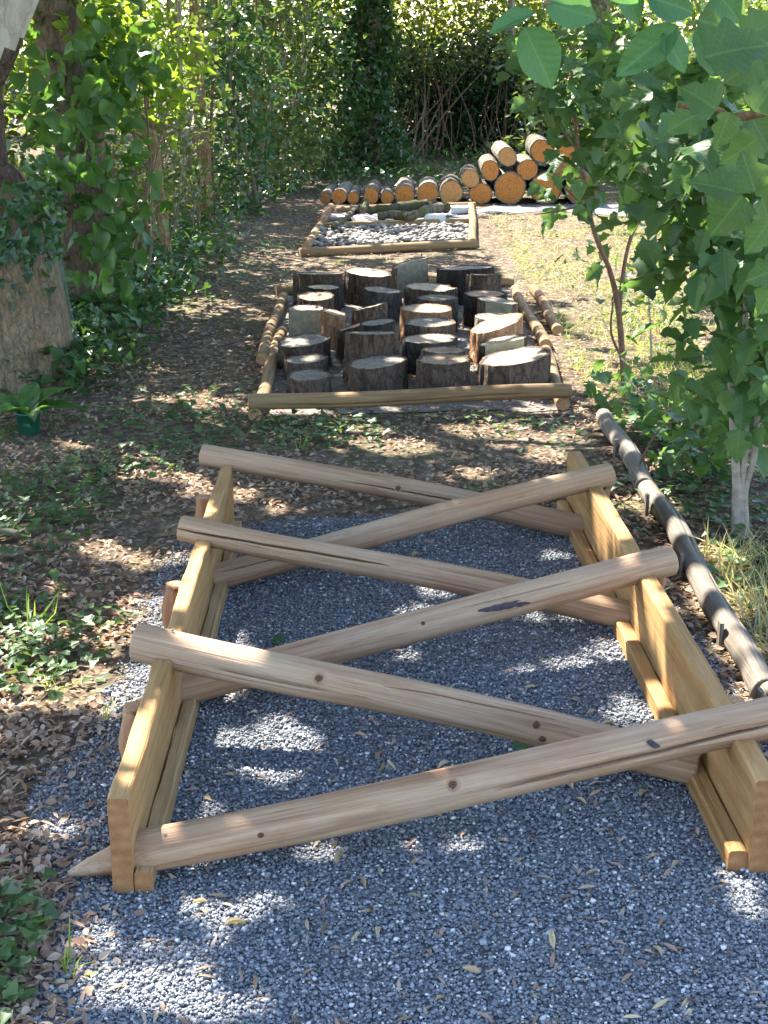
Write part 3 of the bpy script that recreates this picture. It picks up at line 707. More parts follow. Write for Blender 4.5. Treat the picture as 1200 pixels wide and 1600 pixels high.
def stump(i, xy, r_, H, seed, bk, cutm, tx=0.0, ty=0.0, flat=None, amp=0.010, label='', oval=1.0, splitm='split'):
    o = thing('tree_stump', (xy[0], xy[1], 0), label, 'stump', 'stumps set in the framed bed')
    rg = random.Random(seed); so_ = rg.uniform(0, 90); ns, nl = 56, 9
    V, Fc, mi = [], [], []; rim = []; clip = []
    e1, e2, p1, p2 = rg.uniform(0.02, 0.07), rg.uniform(0.01, 0.045), rg.uniform(0, 6), rg.uniform(0, 6)
    rows = [(kk / nl) for kk in range(nl + 1)]
    ob_ = r_ * 0.97
    for iz, u in enumerate(rows):
        z0 = H * u
        for j in range(ns):
            a = 2 * math.pi * j / ns
            lo = 1 + e1 * math.cos(2 * a + p1) + e2 * math.cos(3 * a + p2) + 0.06 * (1 - u) ** 3
            rid = mnoise.noise((math.cos(a) * 4.2 + so_, math.sin(a) * 4.2, z0 * 3.5)) * amp + mnoise.noise((math.cos(a) * 10 + so_, math.sin(a) * 10, z0 * 9)) * amp * 0.7
            rr = ob_ * lo + rid
            x, y = rr * math.cos(a), rr * math.sin(a) * oval
            c = False
            if flat:
                for (fa, fd) in flat:
                    nx, ny = math.cos(fa), math.sin(fa); dd = x * nx + y * ny - fd * r_
                    if dd > 0: x -= nx * dd; y -= ny * dd; c = True
            z = z0 + u * (tx * x + ty * y) + (0.004 * mnoise.noise((a * 3, so_, 0)) if u == 1 else 0)
            if u > 0.85: pass
            V.append((x, y, max(z, 0.0 if u == 0 else 0.01))); clip.append(c)
            if iz == nl: rim.append((x, y, z))
    for iz in range(nl):
        for j in range(ns):
            k_ = (j + 1) % ns; q = (iz * ns + j, iz * ns + k_, (iz + 1) * ns + k_, (iz + 1) * ns + j)
            Fc.append(q); mi.append(1 if sum(clip[t_] for t_ in q) >= 4 else 0)
    # bark thickness at the top, dropping a little to the cut face
    b0 = len(V); thick = rg.uniform(0.86, 0.93)
    for j, (x, y, z) in enumerate(rim):
        th = 0.985 if clip[nl * ns + j] else thick
        V.append((x * th, y * th, z - 0.003 - (tx * x + ty * y) * (1 - th))); clip.append(False)
    for j in range(ns):
        k_ = (j + 1) % ns; Fc.append((nl * ns + j, nl * ns + k_, b0 + k_, b0 + j)); mi.append(0)
    Fc.append(tuple(range(ns))[::-1]); mi.append(0)
    obj('bark', mesh('bark', V, Fc, [M[bk], M[splitm]], mi), o)
    # cut face: concentric rings of vertices, centre slightly low or high
    W, G = [], []; rings = 5; dish = rg.uniform(-0.006, 0.004)
    inner = V[b0:b0 + ns]
    for k_ in range(rings):
        s_ = 1.004 - k_ / rings
        for j, (x, y, z) in enumerate(inner):
            W.append((x * s_, y * s_, H - 0.0035 + (tx * x + ty * y) * s_ + dish * (1 - s_) + 0.0016 * mnoise.noise((x * s_ * 25 + so_, y * s_ * 25, 1))))
    W.append((0, 0, H - 0.0035 + dish))
    for k_ in range(rings - 1):
        for j in range(ns):
            q = (j + 1) % ns; G.append((k_ * ns + j, k_ * ns + q, (k_ + 1) * ns + q, (k_ + 1) * ns + j))
    for j in range(ns): G.append(((rings - 1) * ns + j, (rings - 1) * ns + (j + 1) % ns, rings * ns))
    obj('cut_face', mesh('cut_face', W, G, M[cutm], None, True), o)
    return o
dn = -math.pi / 2
ST = [
 (1, .22, -.423, 9.258, .164, 'bark', 'cut_grey', 0, -.10, None, 'broad dark stump at the back left corner of the bed'),
 (2, .20, -.370, 8.845, .102, 'bark_dark', 'cut_tan', 0, 0, None, 'small dark stump behind the stump with a brown ringed top'),
 (3, .21, -.403, 8.456, .109, 'bark', 'cut_brown', .04, .10, None, 'low stump with brown ringed top tipped towards the front rail'),
 (4, .20, -.100, 9.427, .155, 'bark', 'cut_tan', -.08, .04, None, 'large sunlit stump in the back row beside the slant cut stump'),
 (5, .22, .172, 9.706, .133, 'bark', 'cut_grey', .28, 0, [(dn + .35, .45)], 'slant cut stump with flat grey side in the back row'),
 (6, .19, -.012, 8.792, .117, 'bark_dark', 'cut_grey', -.10, 0, None, 'dark stump in front of the large sunlit stump'),
 (7, .19, .281, 8.905, .164, 'bark', 'cut_tan', -.04, 0, None, 'wide stump with shaggy bark behind the mossy charred stump'),
 (8, .20, .313, 8.463, .121, 'bark_dark', 'moss', 0, 0, None, 'charred stump with a mossy blackened top'),
 (9, .19, .244, 8.153, .151, 'bark_red', 'cut_tan', 0, 0, None, 'wide stump with peeled reddish side in front of the charred stump'),
 (10, .20, .248, 7.693, .147, 'bark', 'cut_grey', .02, 0, None, 'wide grey topped stump behind the black sided stump'),
 (11, .17, .239, 7.390, .143, 'bark_dark', 'cut_tan', 0, 0, None, 'black sided stump with pale smooth top'),
 (12, .16, .306, 7.149, .106, 'bark', 'cut_brown', 0, 0, None, 'small brown topped stump just behind the ridged front stump'),
 (13, .17, .289, 6.884, .134, 'bark', 'cut_brown', .02, 0, None, 'deeply ridged stump against the middle of the front rail'),
 (14, .165, .645, 6.969, .186, 'bark', 'cut_tan', .16, 0, None, 'biggest stump with slanted sunlit top at the front right corner'),
 (15, .21, .600, 7.596, .140, 'bark_red', 'cut_tan', .36, .05, None, 'slanted stump with orange red bark and bright white top'),
 (16, .18, .610, 7.290, .131, 'bark', 'cut_tan', .20, -.05, [(dn, .55)], 'stump with split tan side below the orange barked stump'),
 (17, .19, .621, 7.877, .123, 'bark_pile', 'cut_grey', -.05, 0, None, 'grey barked stump behind the orange barked stump'),
 (18, .20, .657, 8.362, .119, 'bark', 'cut_grey', -.12, 0, [(dn, .7)], 'squarish flat fronted stump beside the right rail'),
 (19, .19, .610, 8.666, .135, 'bark_dark', 'cut_brown', 0, 0, None, 'dark stump behind the squarish flat fronted stump'),
 (20, .24, .632, 9.067, .115, 'bark', 'cut_brown', 0, -.12, None, 'narrow stump in front of the widest back row stump'),
 (21, .22, .534, 9.491, .193, 'bark_dark', 'cut_grey', .05, -.08, None, 'widest dark stump at the back right of the bed'),
 (22, .20, -.442, 8.102, .112, 'bark', 'cut_tan', 0, 0, [(dn, .55), (0, .85), (math.pi, .85)], 'block shaped stump with smooth grey green sawn front'),
 (23, .20, -.278, 7.975, .071, 'bark_red', 'cut_tan', -.22, 0, None, 'slim brown stump touching the block shaped stump'),
 (24, .14, -.425, 7.491, .148, 'bark', 'cut_grey', .10, .04, None, 'wide grey stump by the left rail with a tan heart'),
 (25, .10, -.398, 7.217, .111, 'bark', 'cut_grey', .07, .02, None, 'low grey stump between the wide grey stump and the lowest one'),
 (26, .085, -.370, 6.913, .115, 'bark', 'cut_grey', .02, .03, None, 'lowest stump at the front left corner of the bed'),
 (27, .20, -.080, 8.160, .098, 'bark', 'cut_tan', .24, -.12, None, 'slanted bark covered stump behind another slanted stump'),
 (28, .19, -.137, 7.665, .113, 'bark', 'cut_brown', .32, -.10, None, 'steeply slanted stump with sunlit bark rim'),
 (29, .24, -.034, 7.476, .094, 'bark_dark', 'cut_grey', .10, 0, None, 'dark narrow stump beside the steeply slanted stump'),
 (30, .235, -.058, 7.211, .136, 'bark', 'cut_grey', 0, -.13, None, 'upright bark sided stump right behind the front middle stump'),
 (31, .145, -.035, 6.936, .140, 'bark', 'cut_grey', .08, .03, None, 'front stump with a raised bark lip and grey top'),
]
for (i, H, x, y, r_, bk, cm, tx, ty, fl_, lab) in ST:
    stump(i, (x, y), r_, H, 200 + i, bk, cm, tx, ty, fl_, 0.018 if i in (13, 28, 30, 7) else 0.010, lab, splitm='split_tan' if i == 16 else 'split')

# ------------------------------------------------------------------ stone bed
sf = thing('stone_bed_frame', (0.1, 11.7, 0), 'low frame of round rails around the pebble bed', 'frame')
round_rail('rail', sf, px(468, 394, 0.035), px(745, 382, 0.035), 0.038, rm, 91)
round_rail('rail', sf, px(478, 385, 0.033), px(503, 350, 0.033), 0.034, rm, 92)
round_rail('rail', sf, px(502, 349, 0.040), px(517, 325, 0.040), 0.046, rm, 93)
round_rail('rail', sf, px(739, 380, 0.035), px(737, 322, 0.035), 0.036, rm, 94)
round_rail('rail', sf, px(524, 329, 0.036), px(742, 320, 0.036), 0.038, rm, 95)
pa, pb = px(505, 357, 0.0), px(733, 349, 0.0)
place('divider', plank_mesh('divider', (pb - pa).length, 0.05, 0.05, (M['batten'], M['endplank']), 96), sf, pa, pb)
bm = bmesh.new(); bmesh.ops.create_icosphere(bm, subdivisions=1, radius=1.0)
IV = np.array([v_.co[:] for v_ in bm.verts], dtype=np.float32); IF = np.array([[v_.index for v_ in f_.verts] for f_ in bm.faces], dtype=np.int32); bm.free()
rs = np.random.RandomState(61); N = 900
X = rs.uniform(-0.68, 0.9, N); Y = rs.uniform(11.75, 13.5, N)
m = inside([px(482, 389), px(735, 379), px(734, 352), px(506, 359)], X, Y); X, Y = X[m], Y[m]; N = len(X)
sz = rs.uniform(0.018, 0.040, N)[:, None] * rs.uniform(0.7, 1.3, (N, 3)); sz[:, 2] *= 0.65
a_ = rs.uniform(0, 6.3, N); vv = IV[None] * sz[:, None] * rs.uniform(0.85, 1.15, (N, len(IV), 1))
vx = vv[..., 0] * np.cos(a_)[:, None] - vv[..., 1] * np.sin(a_)[:, None]; vy = vv[..., 0] * np.sin(a_)[:, None] + vv[..., 1] * np.cos(a_)[:, None]
vv = np.stack([vx + X[:, None], vy + Y[:, None], vv[..., 2] + 0.022 + 0.010 * rs.uniform(-1, 1, N)[:, None]], -1)
tag(obj('pebbles', mesh('pebbles', vv.reshape(-1, 3), (IF[None] + (np.arange(N) * len(IV))[:, None, None]).reshape(-1, 3), M['pebble'], None, True)),
    'pale grey rounded pebbles filling the front of the stone bed', 'pebbles', None, 'stuff')
def block(name, x, y, wpx, dep, ht, mk, rz, lab, cat, z=0.006, seed=0):
    p = px(x, y, z); L = wpx / 152.0
    o = obj(name, plank_mesh(name, L, dep, ht, (M[mk], M[mk]), seed, 8, 0.004, 0.006)); m = Matrix.Rotation(rz, 4, 'Z') @ Matrix.Translation((-L / 2, 0, 0)); m.translation += p
    o.matrix_local = m; tag(o, lab, cat)
block('brick', 719, 333, 30, 0.12, 0.07, 'brick_white', 0.05, 'white block in the back right corner of the stone bed', 'brick', seed=1)
block('brick', 679, 349, 30, 0.11, 0.085, 'brick_white', 0.03, 'white block standing behind the divider plank', 'brick', seed=2)
block('brick', 632, 348, 30, 0.11, 0.075, 'brick_red', -0.04, 'dark red brick under the mossy branch', 'brick', seed=3)
block('stone_slab', 616, 351, 30, 0.10, 0.035, 'slab', 0.02, 'flat pink stone in front of the dark red brick', 'stone', seed=4)
block('stone_slab', 567, 349, 34, 0.30, 0.045, 'slab', 0.15, 'broad pinkish slab in the crook of the mossy branch', 'stone', seed=5)
block('stone_slab', 532, 342, 30, 0.30, 0.04, 'slab', -0.1, 'flat grey pink slab at the left end of the stone bed', 'stone', seed=6)
def branch(pts, r0, r1, lab, seed):
    w_ = [px(x, y, z) for (x, y, z) in pts]
    o = limb('mossy_branch', None, w_, r0, r1, M['moss'], seed, 10, 6, 0.22)
    tag(o, lab, 'branch', 'mossy branches on the stone bed')
branch([(520, 355, .06), (540, 343, .05), (552, 331, .07), (566, 326, .11), (580, 328, .10), (615, 325, .11), (650, 320, .11), (672, 320, .10), (700, 326, .08)], 0.028, 0.052, 'long bent mossy branch arching across the back of the stone bed', 3)
branch([(590, 338, .07), (620, 335, .09), (645, 337, .10), (668, 328, .11), (690, 324, .09)], 0.038, 0.045, 'short thick mossy branch lying against the longer one', 4)
branch([(566, 330, .10), (572, 318, .16), (570, 311, .20)], 0.035, 0.02, 'stubby mossy side branch pointing up', 5)

# ------------------------------------------------------------------ log pile
def pile_log(x, y, rp, L, yaw, pitch, cm, lab, seed, zfix=None, bk='bark_pile'):
    Yf = 15.35
    p = pxy(x, y, Yf); r_ = rp / 148.0
    if zfix is not None: p.z = r_ * 0.97
    o = thing('pile_log', (p.x, p.y, p.z), lab, 'log', 'logs in the pile')
    rg = random.Random(seed); so_ = rg.uniform(0, 90); ns, nl = 36, 14
    V, Fc = [], []; e1, e2, p1, p2 = rg.uniform(0, .07), rg.uniform(0, .04), rg.uniform(0, 6), rg.uniform(0, 6)
    for i in range(nl + 1):
        u = i / nl
        for j in range(ns):
            a = 2 * math.pi * j / ns
            rr = r_ * (1 + e1 * math.cos(2 * a + p1) + e2 * math.cos(3 * a + p2) + 0.07 * mnoise.noise((math.cos(a) * 2 + so_, math.sin(a) * 2, u * 5)) + 0.05 * mnoise.noise((math.cos(a) * 6 + so_, math.sin(a) * 6, u * 12)))
            V.append((u * L, rr * math.cos(a), rr * math.sin(a)))
    for i in range(nl):
        for j in range(ns):
            k_ = (j + 1) % ns; Fc.append((i * ns + j, i * ns + k_, (i + 1) * ns + k_, (i + 1) * ns + j))
    Fc.append(tuple(nl * ns + j for j in range(ns)))
    b0 = len(V)
    for j in range(ns): V.append((0.004, V[j][1] * 0.91, V[j][2] * 0.91))
    for j in range(ns):
        k_ = (j + 1) % ns; Fc.append((j, b0 + j, b0 + k_, k_))
    bo = obj('bark', mesh('bark', V, Fc, M[bk]), o)
    W = [(0.002, V[j][1] * 0.915, V[j][2] * 0.915) for j in range(ns)] + [(0.0, V[j][1] * 0.5, V[j][2] * 0.5) for j in range(ns)] + [(-0.002, 0, 0)]
    G = [(j, ns + j, ns + (j + 1) % ns, (j + 1) % ns) for j in range(ns)] + [(ns + j, 2 * ns, ns + (j + 1) % ns) for j in range(ns)]
    co = obj('cut_face', mesh('cut_face', W, G, M[cm]), o)
    m = Matrix.Rotation(math.pi / 2 + yaw, 4, 'Z') @ Matrix.Rotation(-pitch, 4, 'Y') @ Matrix.Rotation(rg.uniform(0, 6), 4, 'X')
    bo.matrix_local = m; co.matrix_local = m
PL = [
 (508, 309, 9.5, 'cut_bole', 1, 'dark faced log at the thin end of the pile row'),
 (530, 309, 12, 'cut_fresh', 1, 'orange faced log second from the thin end of the row'),
 (552, 311, 9.5, 'cut_fresh', 1, 'slim orange log between two thicker ones near the thin end'),
 (580, 307, 12.5, 'cut_fresh', 1, 'orange log fourth from the thin end behind the stubby mossy branch'),
 (605, 308, 10, 'cut_fresh', 1, 'slim orange log fifth from the thin end of the row'),
 (633, 303, 15, 'cut_fresh', 1, 'orange log behind the mossy branch, sixth from the thin end'),
 (668, 300, 17, 'cut_fresh', 1, 'deep orange log seventh from the thin end of the row'),
 (705, 300, 18.5, 'cut_pale', 1, 'pale tan faced log, last before the pile rises'),
 (751, 305, 17, 'cut_fresh', 1, 'orange log on the ground beside the thickest visible log'),
 (797, 293, 25, 'cut_fresh', 1, 'thickest fully visible log at the bottom of the heap'),
 (853, 294, 25, 'cut_fresh', 1, 'thick bottom log half hidden by sapling leaves'),
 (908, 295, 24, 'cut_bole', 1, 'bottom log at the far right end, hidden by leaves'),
 (735, 279, 14.5, 'cut_pale', 0, 'tan log lying in the dip above the pale tan faced log'),
 (766, 266, 15, 'cut_fresh', 0, 'orange log resting on the thickest log, lower tier'),
 (824, 265, 16, 'cut_fresh', 0, 'orange log wedged right above the thickest log'),
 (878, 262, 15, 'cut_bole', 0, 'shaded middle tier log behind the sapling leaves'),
 (793, 245, 14.5, 'cut_pale', 0, 'pale orange log crowning the left end of the upper tier'),
 (847, 236, 18, 'cut_fresh', 0, 'thick top tier log with grey bark'),
 (889, 240, 20, 'cut_fresh', 0, 'top tier log at the right end above the hidden ones'),
]
rg = random.Random(77)
for i, (x, y, r_, cm, gnd, lab) in enumerate(PL):
    pile_log(x, y, r_, rg.uniform(0.55, 0.85), rg.uniform(-0.08, 0.02), rg.uniform(0, 0.02), cm, lab, 300 + i, 1 if gnd else None)

# ------------------------------------------------------------------ trees, shrubs and vines
def jitter_path(p0, p1, n, amp, rg):
    return [Vector(p0).lerp(Vector(p1), i / n) + Vector((rg.gauss(0, amp), rg.gauss(0, amp), 0)) * (1 if 0 < i else 0) for i in range(n + 1)]
# left tree wrapped in wire netting
def trunk_path(spec):                       # (x, y, Y, r)
    return [pxy(x, y, Y) for (x, y, Y, r) in spec], [r for (_, _, _, r) in spec]
nt = thing('netted_tree', tuple(px(-20, 592)), 'thick pale trunk wrapped in green wire netting at its base', 'tree')
bx, by = nt.location.x, nt.location.y
tp = [Vector((bx, by, -0.05)), Vector((bx, by, 0.18)), Vector((bx - 0.01, by, 0.50)), Vector((bx - 0.02, by, 0.78)), Vector((bx - 0.10, by + .02, 1.02)), Vector((bx - 0.09, by + .03, 1.25)), Vector((bx - 0.06, by + .04, 1.5)), Vector((bx + 0.06, by + .05, 1.75)), Vector((bx + 0.2, by + .1, 2.2)), Vector((bx + 0.3, by + .3, 3.4)), Vector((bx + .1, by + .8, 5.2)), Vector((bx - .3, by + 1.4, 7.0))]
tr_ = [0.47, 0.44, 0.42, 0.385, 0.30, 0.27, 0.26, 0.265, 0.28, 0.25, 0.18, 0.08]
def tube_obj(name, parent, pts, rad, mats, seed, ns=28, n=5, rough=0.05, fm=None):
    P = smooth_path(pts, n); k = len(P); R_ = [rad[min(int(i / n), len(rad) - 1)] + (rad[min(int(i / n) + 1, len(rad) - 1)] - rad[min(int(i / n), len(rad) - 1)]) * ((i % n) / n) for i in range(k)]
    V, Fc = tube([local(parent, q) for q in P], R_, ns, seed, rough)
    mi = [fm(sum((V[q] for q in f_), Vector()) / len(f_)) for f_ in Fc] if fm else None
    return obj(name, mesh(name, V, Fc, mats, mi, True), parent), P, R_
tube_obj('trunk', nt, tp, tr_, [M['bark_pale'], M['bark'], M['bark_white']], 5, 36, 6, 0.05, lambda c: 2 if c.z + 0.15 * mnoise.noise(c * 5) > 1.62 else (1 if c.z + 0.15 * mnoise.noise(c * 5) > 1.0 else 0))
# netting: crossed diagonal strands round the trunk
net = thing('wire_netting', (bx, by, 0), 'green wire netting wrapped round the base of the pale trunk', 'netting')
parts = []
def net_r(z): return float(np.interp(z, [0, 0.18, 0.5, 0.78, 0.95], [0.472, 0.450, 0.430, 0.40, 0.385])) + 0.012
nst, zt = 64, 0.95
for sgn in (1, -1):
    for s_ in range(nst):
        pts = []
        for i in range(26):
            z = 0.01 + zt * i / 25; a_ = 2 * math.pi * s_ / nst + sgn * z * 2.3 + 0.03 * math.sin(9 * z + s_ * 1.7) + 0.02 * math.sin(23 * z + s_ * 2.9)
            rr = net_r(z) + 0.010 * math.sin(a_ * 5 + z * 7); xo = float(np.interp(z, [0, .5, .78, .95], [0, -0.01, -0.02, -0.10]))
            pts.append(Vector((xo + rr * math.cos(a_), rr * math.sin(a_), z)))
        parts.append(tube(pts, [0.0011] * 26, 3, 0, 0, False))
V, Fc = merge(parts); obj('strands', mesh('strands', V, Fc, M['net']), net)
vn = [(bx - 0.03 + net_r(0.75) * math.cos(a_) * 1.03, by + net_r(0.75) * math.sin(a_) * 1.03, z) for a_, z in [(random.Random(i).uniform(-2.4, 0.8), random.Random(i + 999).gauss(0.80, 0.14)) for i in range(420)]]
ivn = leaf_mass('ivy', nt, vn, 0.065, LF_IVY, M['L_ivy'], 71, up=0.2, spread=0.5, ndir=(0.3, -0.9, 0))

# dark trunk with the round leaved vine
MZ = lambda tmpl, mat_: mesh('leaf', tmpl[0], tmpl[1], mat_)
def w_round(x): return 0.47 * (max(0.0, math.sin(math.pi * min(1, x ** 0.62))) ** 0.75)
def w_oval(x): return 0.30 * (max(0.0, math.sin(math.pi * x ** 0.85)) ** 0.8)
def w_lobed(x):
    b_ = 0.36 * max(0.0, math.sin(math.pi * x ** 0.6)) ** 0.9
    return b_ * (0.72 + 0.42 * abs(math.sin(x * 9.6 + 0.3)))
vine_leaf = [mesh('leaf', *fine_leaf(w_round, 8, 2, 0.10, c_, 0.02), M['L_vine']) for c_ in (0.15, 0.35)]
walnut_leaf = [mesh('leaf', *fine_leaf(w_oval, 14, 4, 0.10, c_, 0.02), M['L_walnut']) for c_ in (0.10, 0.25)]
maple_leaf = [mesh('leaf', *fine_leaf(w_lobed, 14, 3, 0.10, c_, 0.03), M['L_maple']) for c_ in (0.12, 0.3)]
for me in vine_leaf + walnut_leaf + maple_leaf: me.polygons.foreach_set('use_smooth', np.ones(len(me.polygons), dtype=bool))

dt = thing('vine_clad_tree', tuple(px(140, 505)), 'dark trunk covered by a vine with large round leaves', 'tree')
dx, dy = dt.location.x, dt.location.y
tube_obj('trunk', dt, [Vector((dx, dy, -0.05)), Vector((dx - .02, dy, .6)), Vector((dx + .02, dy, 1.2)), Vector((dx - .12, dy, 2.0)), Vector((dx - .2, dy + .2, 3.5)), Vector((dx - .5, dy + .6, 6.5))], [.19, .16, .14, .13, .12, .06], [M['bark_tree']], 7, 24, 6, 0.08)
vp = cloud([(120, 170, 85, 70, dy - .35, .25), (110, 250, 75, 60, dy - .4, .2), (165, 330, 45, 60, dy - .3, .15), (155, 440, 45, 60, dy - .3, .15), (75, 130, 25, 60, dy - .45, .2), (165, 90, 80, 60, dy - .3, .25)], 230, 81, 0.10, 6)
leaf_parts(dt, vp[:290], 0.105, vine_leaf, 82, 0.8, 0.3, (0.1, -0.7, 0.1))
vp2 = cloud([(150, 240, 80, 170, dy + .1, .25), (160, 430, 55, 80, dy, .2), (130, 60, 90, 70, dy, .3)], 380, 83, 0.12, 8)
leaf_mass('foliage', dt, vp2, 0.095, LF_ROUND, M['L_vine'], 84, up=0.4, spread=0.7, droop=0.5)

# thicket along the left side: each shrub with its stems
def shrub(name, base, regs, n, size, tmpl, mat_, lab, seed, stems=5, smat='twig', srad=0.012, sd=0.12, per=9, cat='shrub', group=None, up=0.5):
    o = thing(name, tuple(base), lab, cat, group); rg = random.Random(seed)
    P = cloud(regs, n, seed, sd, per)
    for s_ in range(stems):
        tgt = Vector(P[rg.randrange(len(P))]); b_ = Vector(base) + Vector((rg.gauss(0, .16), rg.gauss(0, .12), 0)); b_.z = -0.02
        mid = b_.lerp(tgt, 0.5) + Vector((rg.gauss(0, .10), rg.gauss(0, .08), 0.15))
        limb('stem', o, [b_, b_.lerp(mid, .5) + Vector((rg.gauss(0, .03), 0, 0)), mid, tgt], srad * rg.uniform(.7, 1.4), srad * .35, M[smat], seed + s_, 6, 5, .15)
    leaf_mass('foliage', o, P, size, tmpl, mat_, seed + 50, up=up, spread=0.8, droop=0.3)
    return o
G1 = 'shrubs of the left thicket'
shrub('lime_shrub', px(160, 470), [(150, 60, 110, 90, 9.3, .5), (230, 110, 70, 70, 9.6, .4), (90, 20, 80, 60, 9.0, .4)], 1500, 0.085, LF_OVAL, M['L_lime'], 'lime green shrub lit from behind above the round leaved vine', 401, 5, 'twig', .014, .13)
shrub('thicket_shrub', px(205, 430), [(215, 190, 50, 160, 10.9, .5), (180, 330, 40, 80, 10.6, .4)], 950, 0.075, LF_OVAL, M['L_mid'], 'mid green shrub round the crooked brown trunk', 402, 7, 'twig', .012, .12, group=G1)
shrub('thicket_shrub', px(262, 395), [(270, 150, 60, 190, 12.6, .6), (280, 300, 40, 60, 12.4, .4)], 1250, 0.080, LF_OVAL, M['L_mid'], 'mid green shrub between the crooked trunk and the tall bare stems', 403, 9, 'twig', .012, .13, group=G1)
shrub('thicket_shrub', px(360, 330), [(365, 120, 70, 170, 15.0, .7), (360, 270, 60, 50, 14.8, .5)], 1900, 0.085, LF_IVY, M['L_ivy'], 'dark ivy leaved shrub beside the tall bare stems', 404, 9, 'twig', .014, .14, group=G1)
shrub('thicket_shrub', px(425, 295), [(430, 90, 70, 130, 17.2, .7), (430, 220, 70, 60, 17.0, .6)], 2600, 0.09, LF_OVAL, M['L_mid'], 'airy green shrub with pale crossing stems', 405, 12, 'stem_grey', .014, .16, group=G1)
shrub('thicket_shrub', px(500, 275), [(500, 190, 60, 80, 18.6, .5), (490, 60, 50, 90, 18.8, .6)], 2400, 0.085, LF_IVY, M['L_ivy'], 'ivy thicket at the foot of the ivy clad tree', 406, 6, 'twig', .012, .14, group=G1)
# trunks and bare stems standing in it
def bare_tree(name, base, pts, r0, r1, mat_, lab, seed, n2=(), cat='tree', group=None):
    o = thing(name, tuple(base), lab, cat, group)
    limb('trunk', o, [Vector((base.x, base.y, -0.03))] + [pxy(x, y, Y) for (x, y, Y) in pts], r0, r1, M[mat_], seed, 12, 6, .14)
    for k_, (pp, a_, b_) in enumerate(n2): limb('branch', o, [pxy(x, y, Y) for (x, y, Y) in pp], a_, b_, M[mat_], seed + k_ + 1, 8, 6, .12)
    return o
bare_tree('crooked_tree', px(262, 432), [(256, 360, 10.5), (246, 280, 10.5), (236, 210, 10.5), (205, 160, 10.6), (190, 60, 10.7), (180, -120, 10.8)], .045, .03, 'bark_brown', 'crooked brown trunk standing in the left thicket', 411, [([(236, 215, 10.5), (228, 120, 10.5), (222, 0, 10.6), (220, -100, 10.6)], .03, .02)])
bare_tree('tall_bare_stem', px(318, 352), [(322, 300, 13.6), (318, 200, 13.6), (308, 110, 13.6), (303, 0, 13.6), (300, -150, 13.7)], .055, .05, 'bark_brown', 'tall pale brown stem with a joint beside the ivy shrub', 412, [([(316, 175, 13.55), (318, 260, 13.55), (327, 345, 13.4)], .03, .02)])
bare_tree('tall_bare_stem', px(296, 330), [(292, 240, 14.0), (284, 150, 14.0), (281, 60, 14.0), (280, -150, 14.0)], .022, .018, 'stem_grey', 'thin straight stem close by the jointed brown stem', 413)
bare_tree('slender_tree', px(418, 290), [(415, 200, 17.4), (405, 100, 17.4), (412, 0, 17.4), (415, -150, 17.5)], .03, .025, 'bark_tree', 'thin dark trunk in the airy shrub', 414, [([(415, 190, 17.4), (440, 120, 17.3), (452, 30, 17.3)], .02, .012)])
bare_tree('slender_tree', px(470, 280), [(462, 160, 18.2), (475, 60, 18.2), (470, -120, 18.2)], .03, .025, 'bark_tree', 'thin dark trunk left of the ivy clad tree', 415)
bare_tree('grey_tree', px(797, 236), [(795, 160, 22.4), (798, 80, 22.4), (800, -100, 22.4)], .055, .05, 'stem_grey', 'slim grey trunk behind the top of the log pile', 416)
bare_tree('leaning_stem', px(462, 262), [(470, 120, 18.0), (476, 40, 18.0)], .022, .012, 'stem_grey', 'pale leaning stem catching light in the airy shrub', 417)

rg = random.Random(419)
for k_ in range(12):
    x = 205 + 22 * k_ + rg.uniform(-8, 8); yb = np.interp(x, [200, 330, 470], [440, 345, 282]); b_ = px(x, yb); Yb = b_.y + rg.uniform(.2, .6)
    b_ = Vector(pxy(x, yb, Yb)); b_.z = 0; j_ = lambda: rg.gauss(0, 7)
    bare_tree('slender_sapling', b_, [(x + j_(), yb - 90, Yb), (x + j_(), 150, Yb), (x + 2 * j_(), 60, Yb), (x + 2 * j_(), -140, Yb)], rg.uniform(.014, .030), .012, rg.choice(['bark_brown', 'stem_grey', 'bark_brown']), 'thin upright brown stem among the leaves of the left thicket', 700 + k_, cat='sapling', group='thin stems of the left thicket')
# ivy clad tree in the middle
it = thing('ivy_clad_tree', tuple(px(572, 268)), 'tall trunk completely clad in dark ivy behind the pile', 'tree')
ix, iy = it.location.x, it.location.y
tube_obj('trunk', it, [Vector((ix, iy, -.05)), Vector((ix, iy, 1)), Vector((ix + .05, iy, 2.2)), Vector((ix + .1, iy, 4.5)), Vector((ix + .3, iy + .2, 8))], [.2, .17, .16, .14, .06], [M['bark_tree']], 9, 20, 6)
rs = np.random.RandomState(91); n = 5200
z = rs.uniform(0, 3.2, n); a_ = rs.uniform(0, 6.28, n); rr = np.interp(z, [0, .6, 1.3, 2.2, 3.2], [.50, .36, .30, .27, .25]) * rs.uniform(.55, 1.15, n) * (1 + .25 * np.sin(5 * z + 2 * a_))
leaf_mass('ivy', it, np.stack([ix + .02 * z + rr * np.cos(a_), iy + rr * np.sin(a_), z], -1), .085, LF_IVY, M['L_ivy'], 92, up=.2, spread=.8, droop=.6)

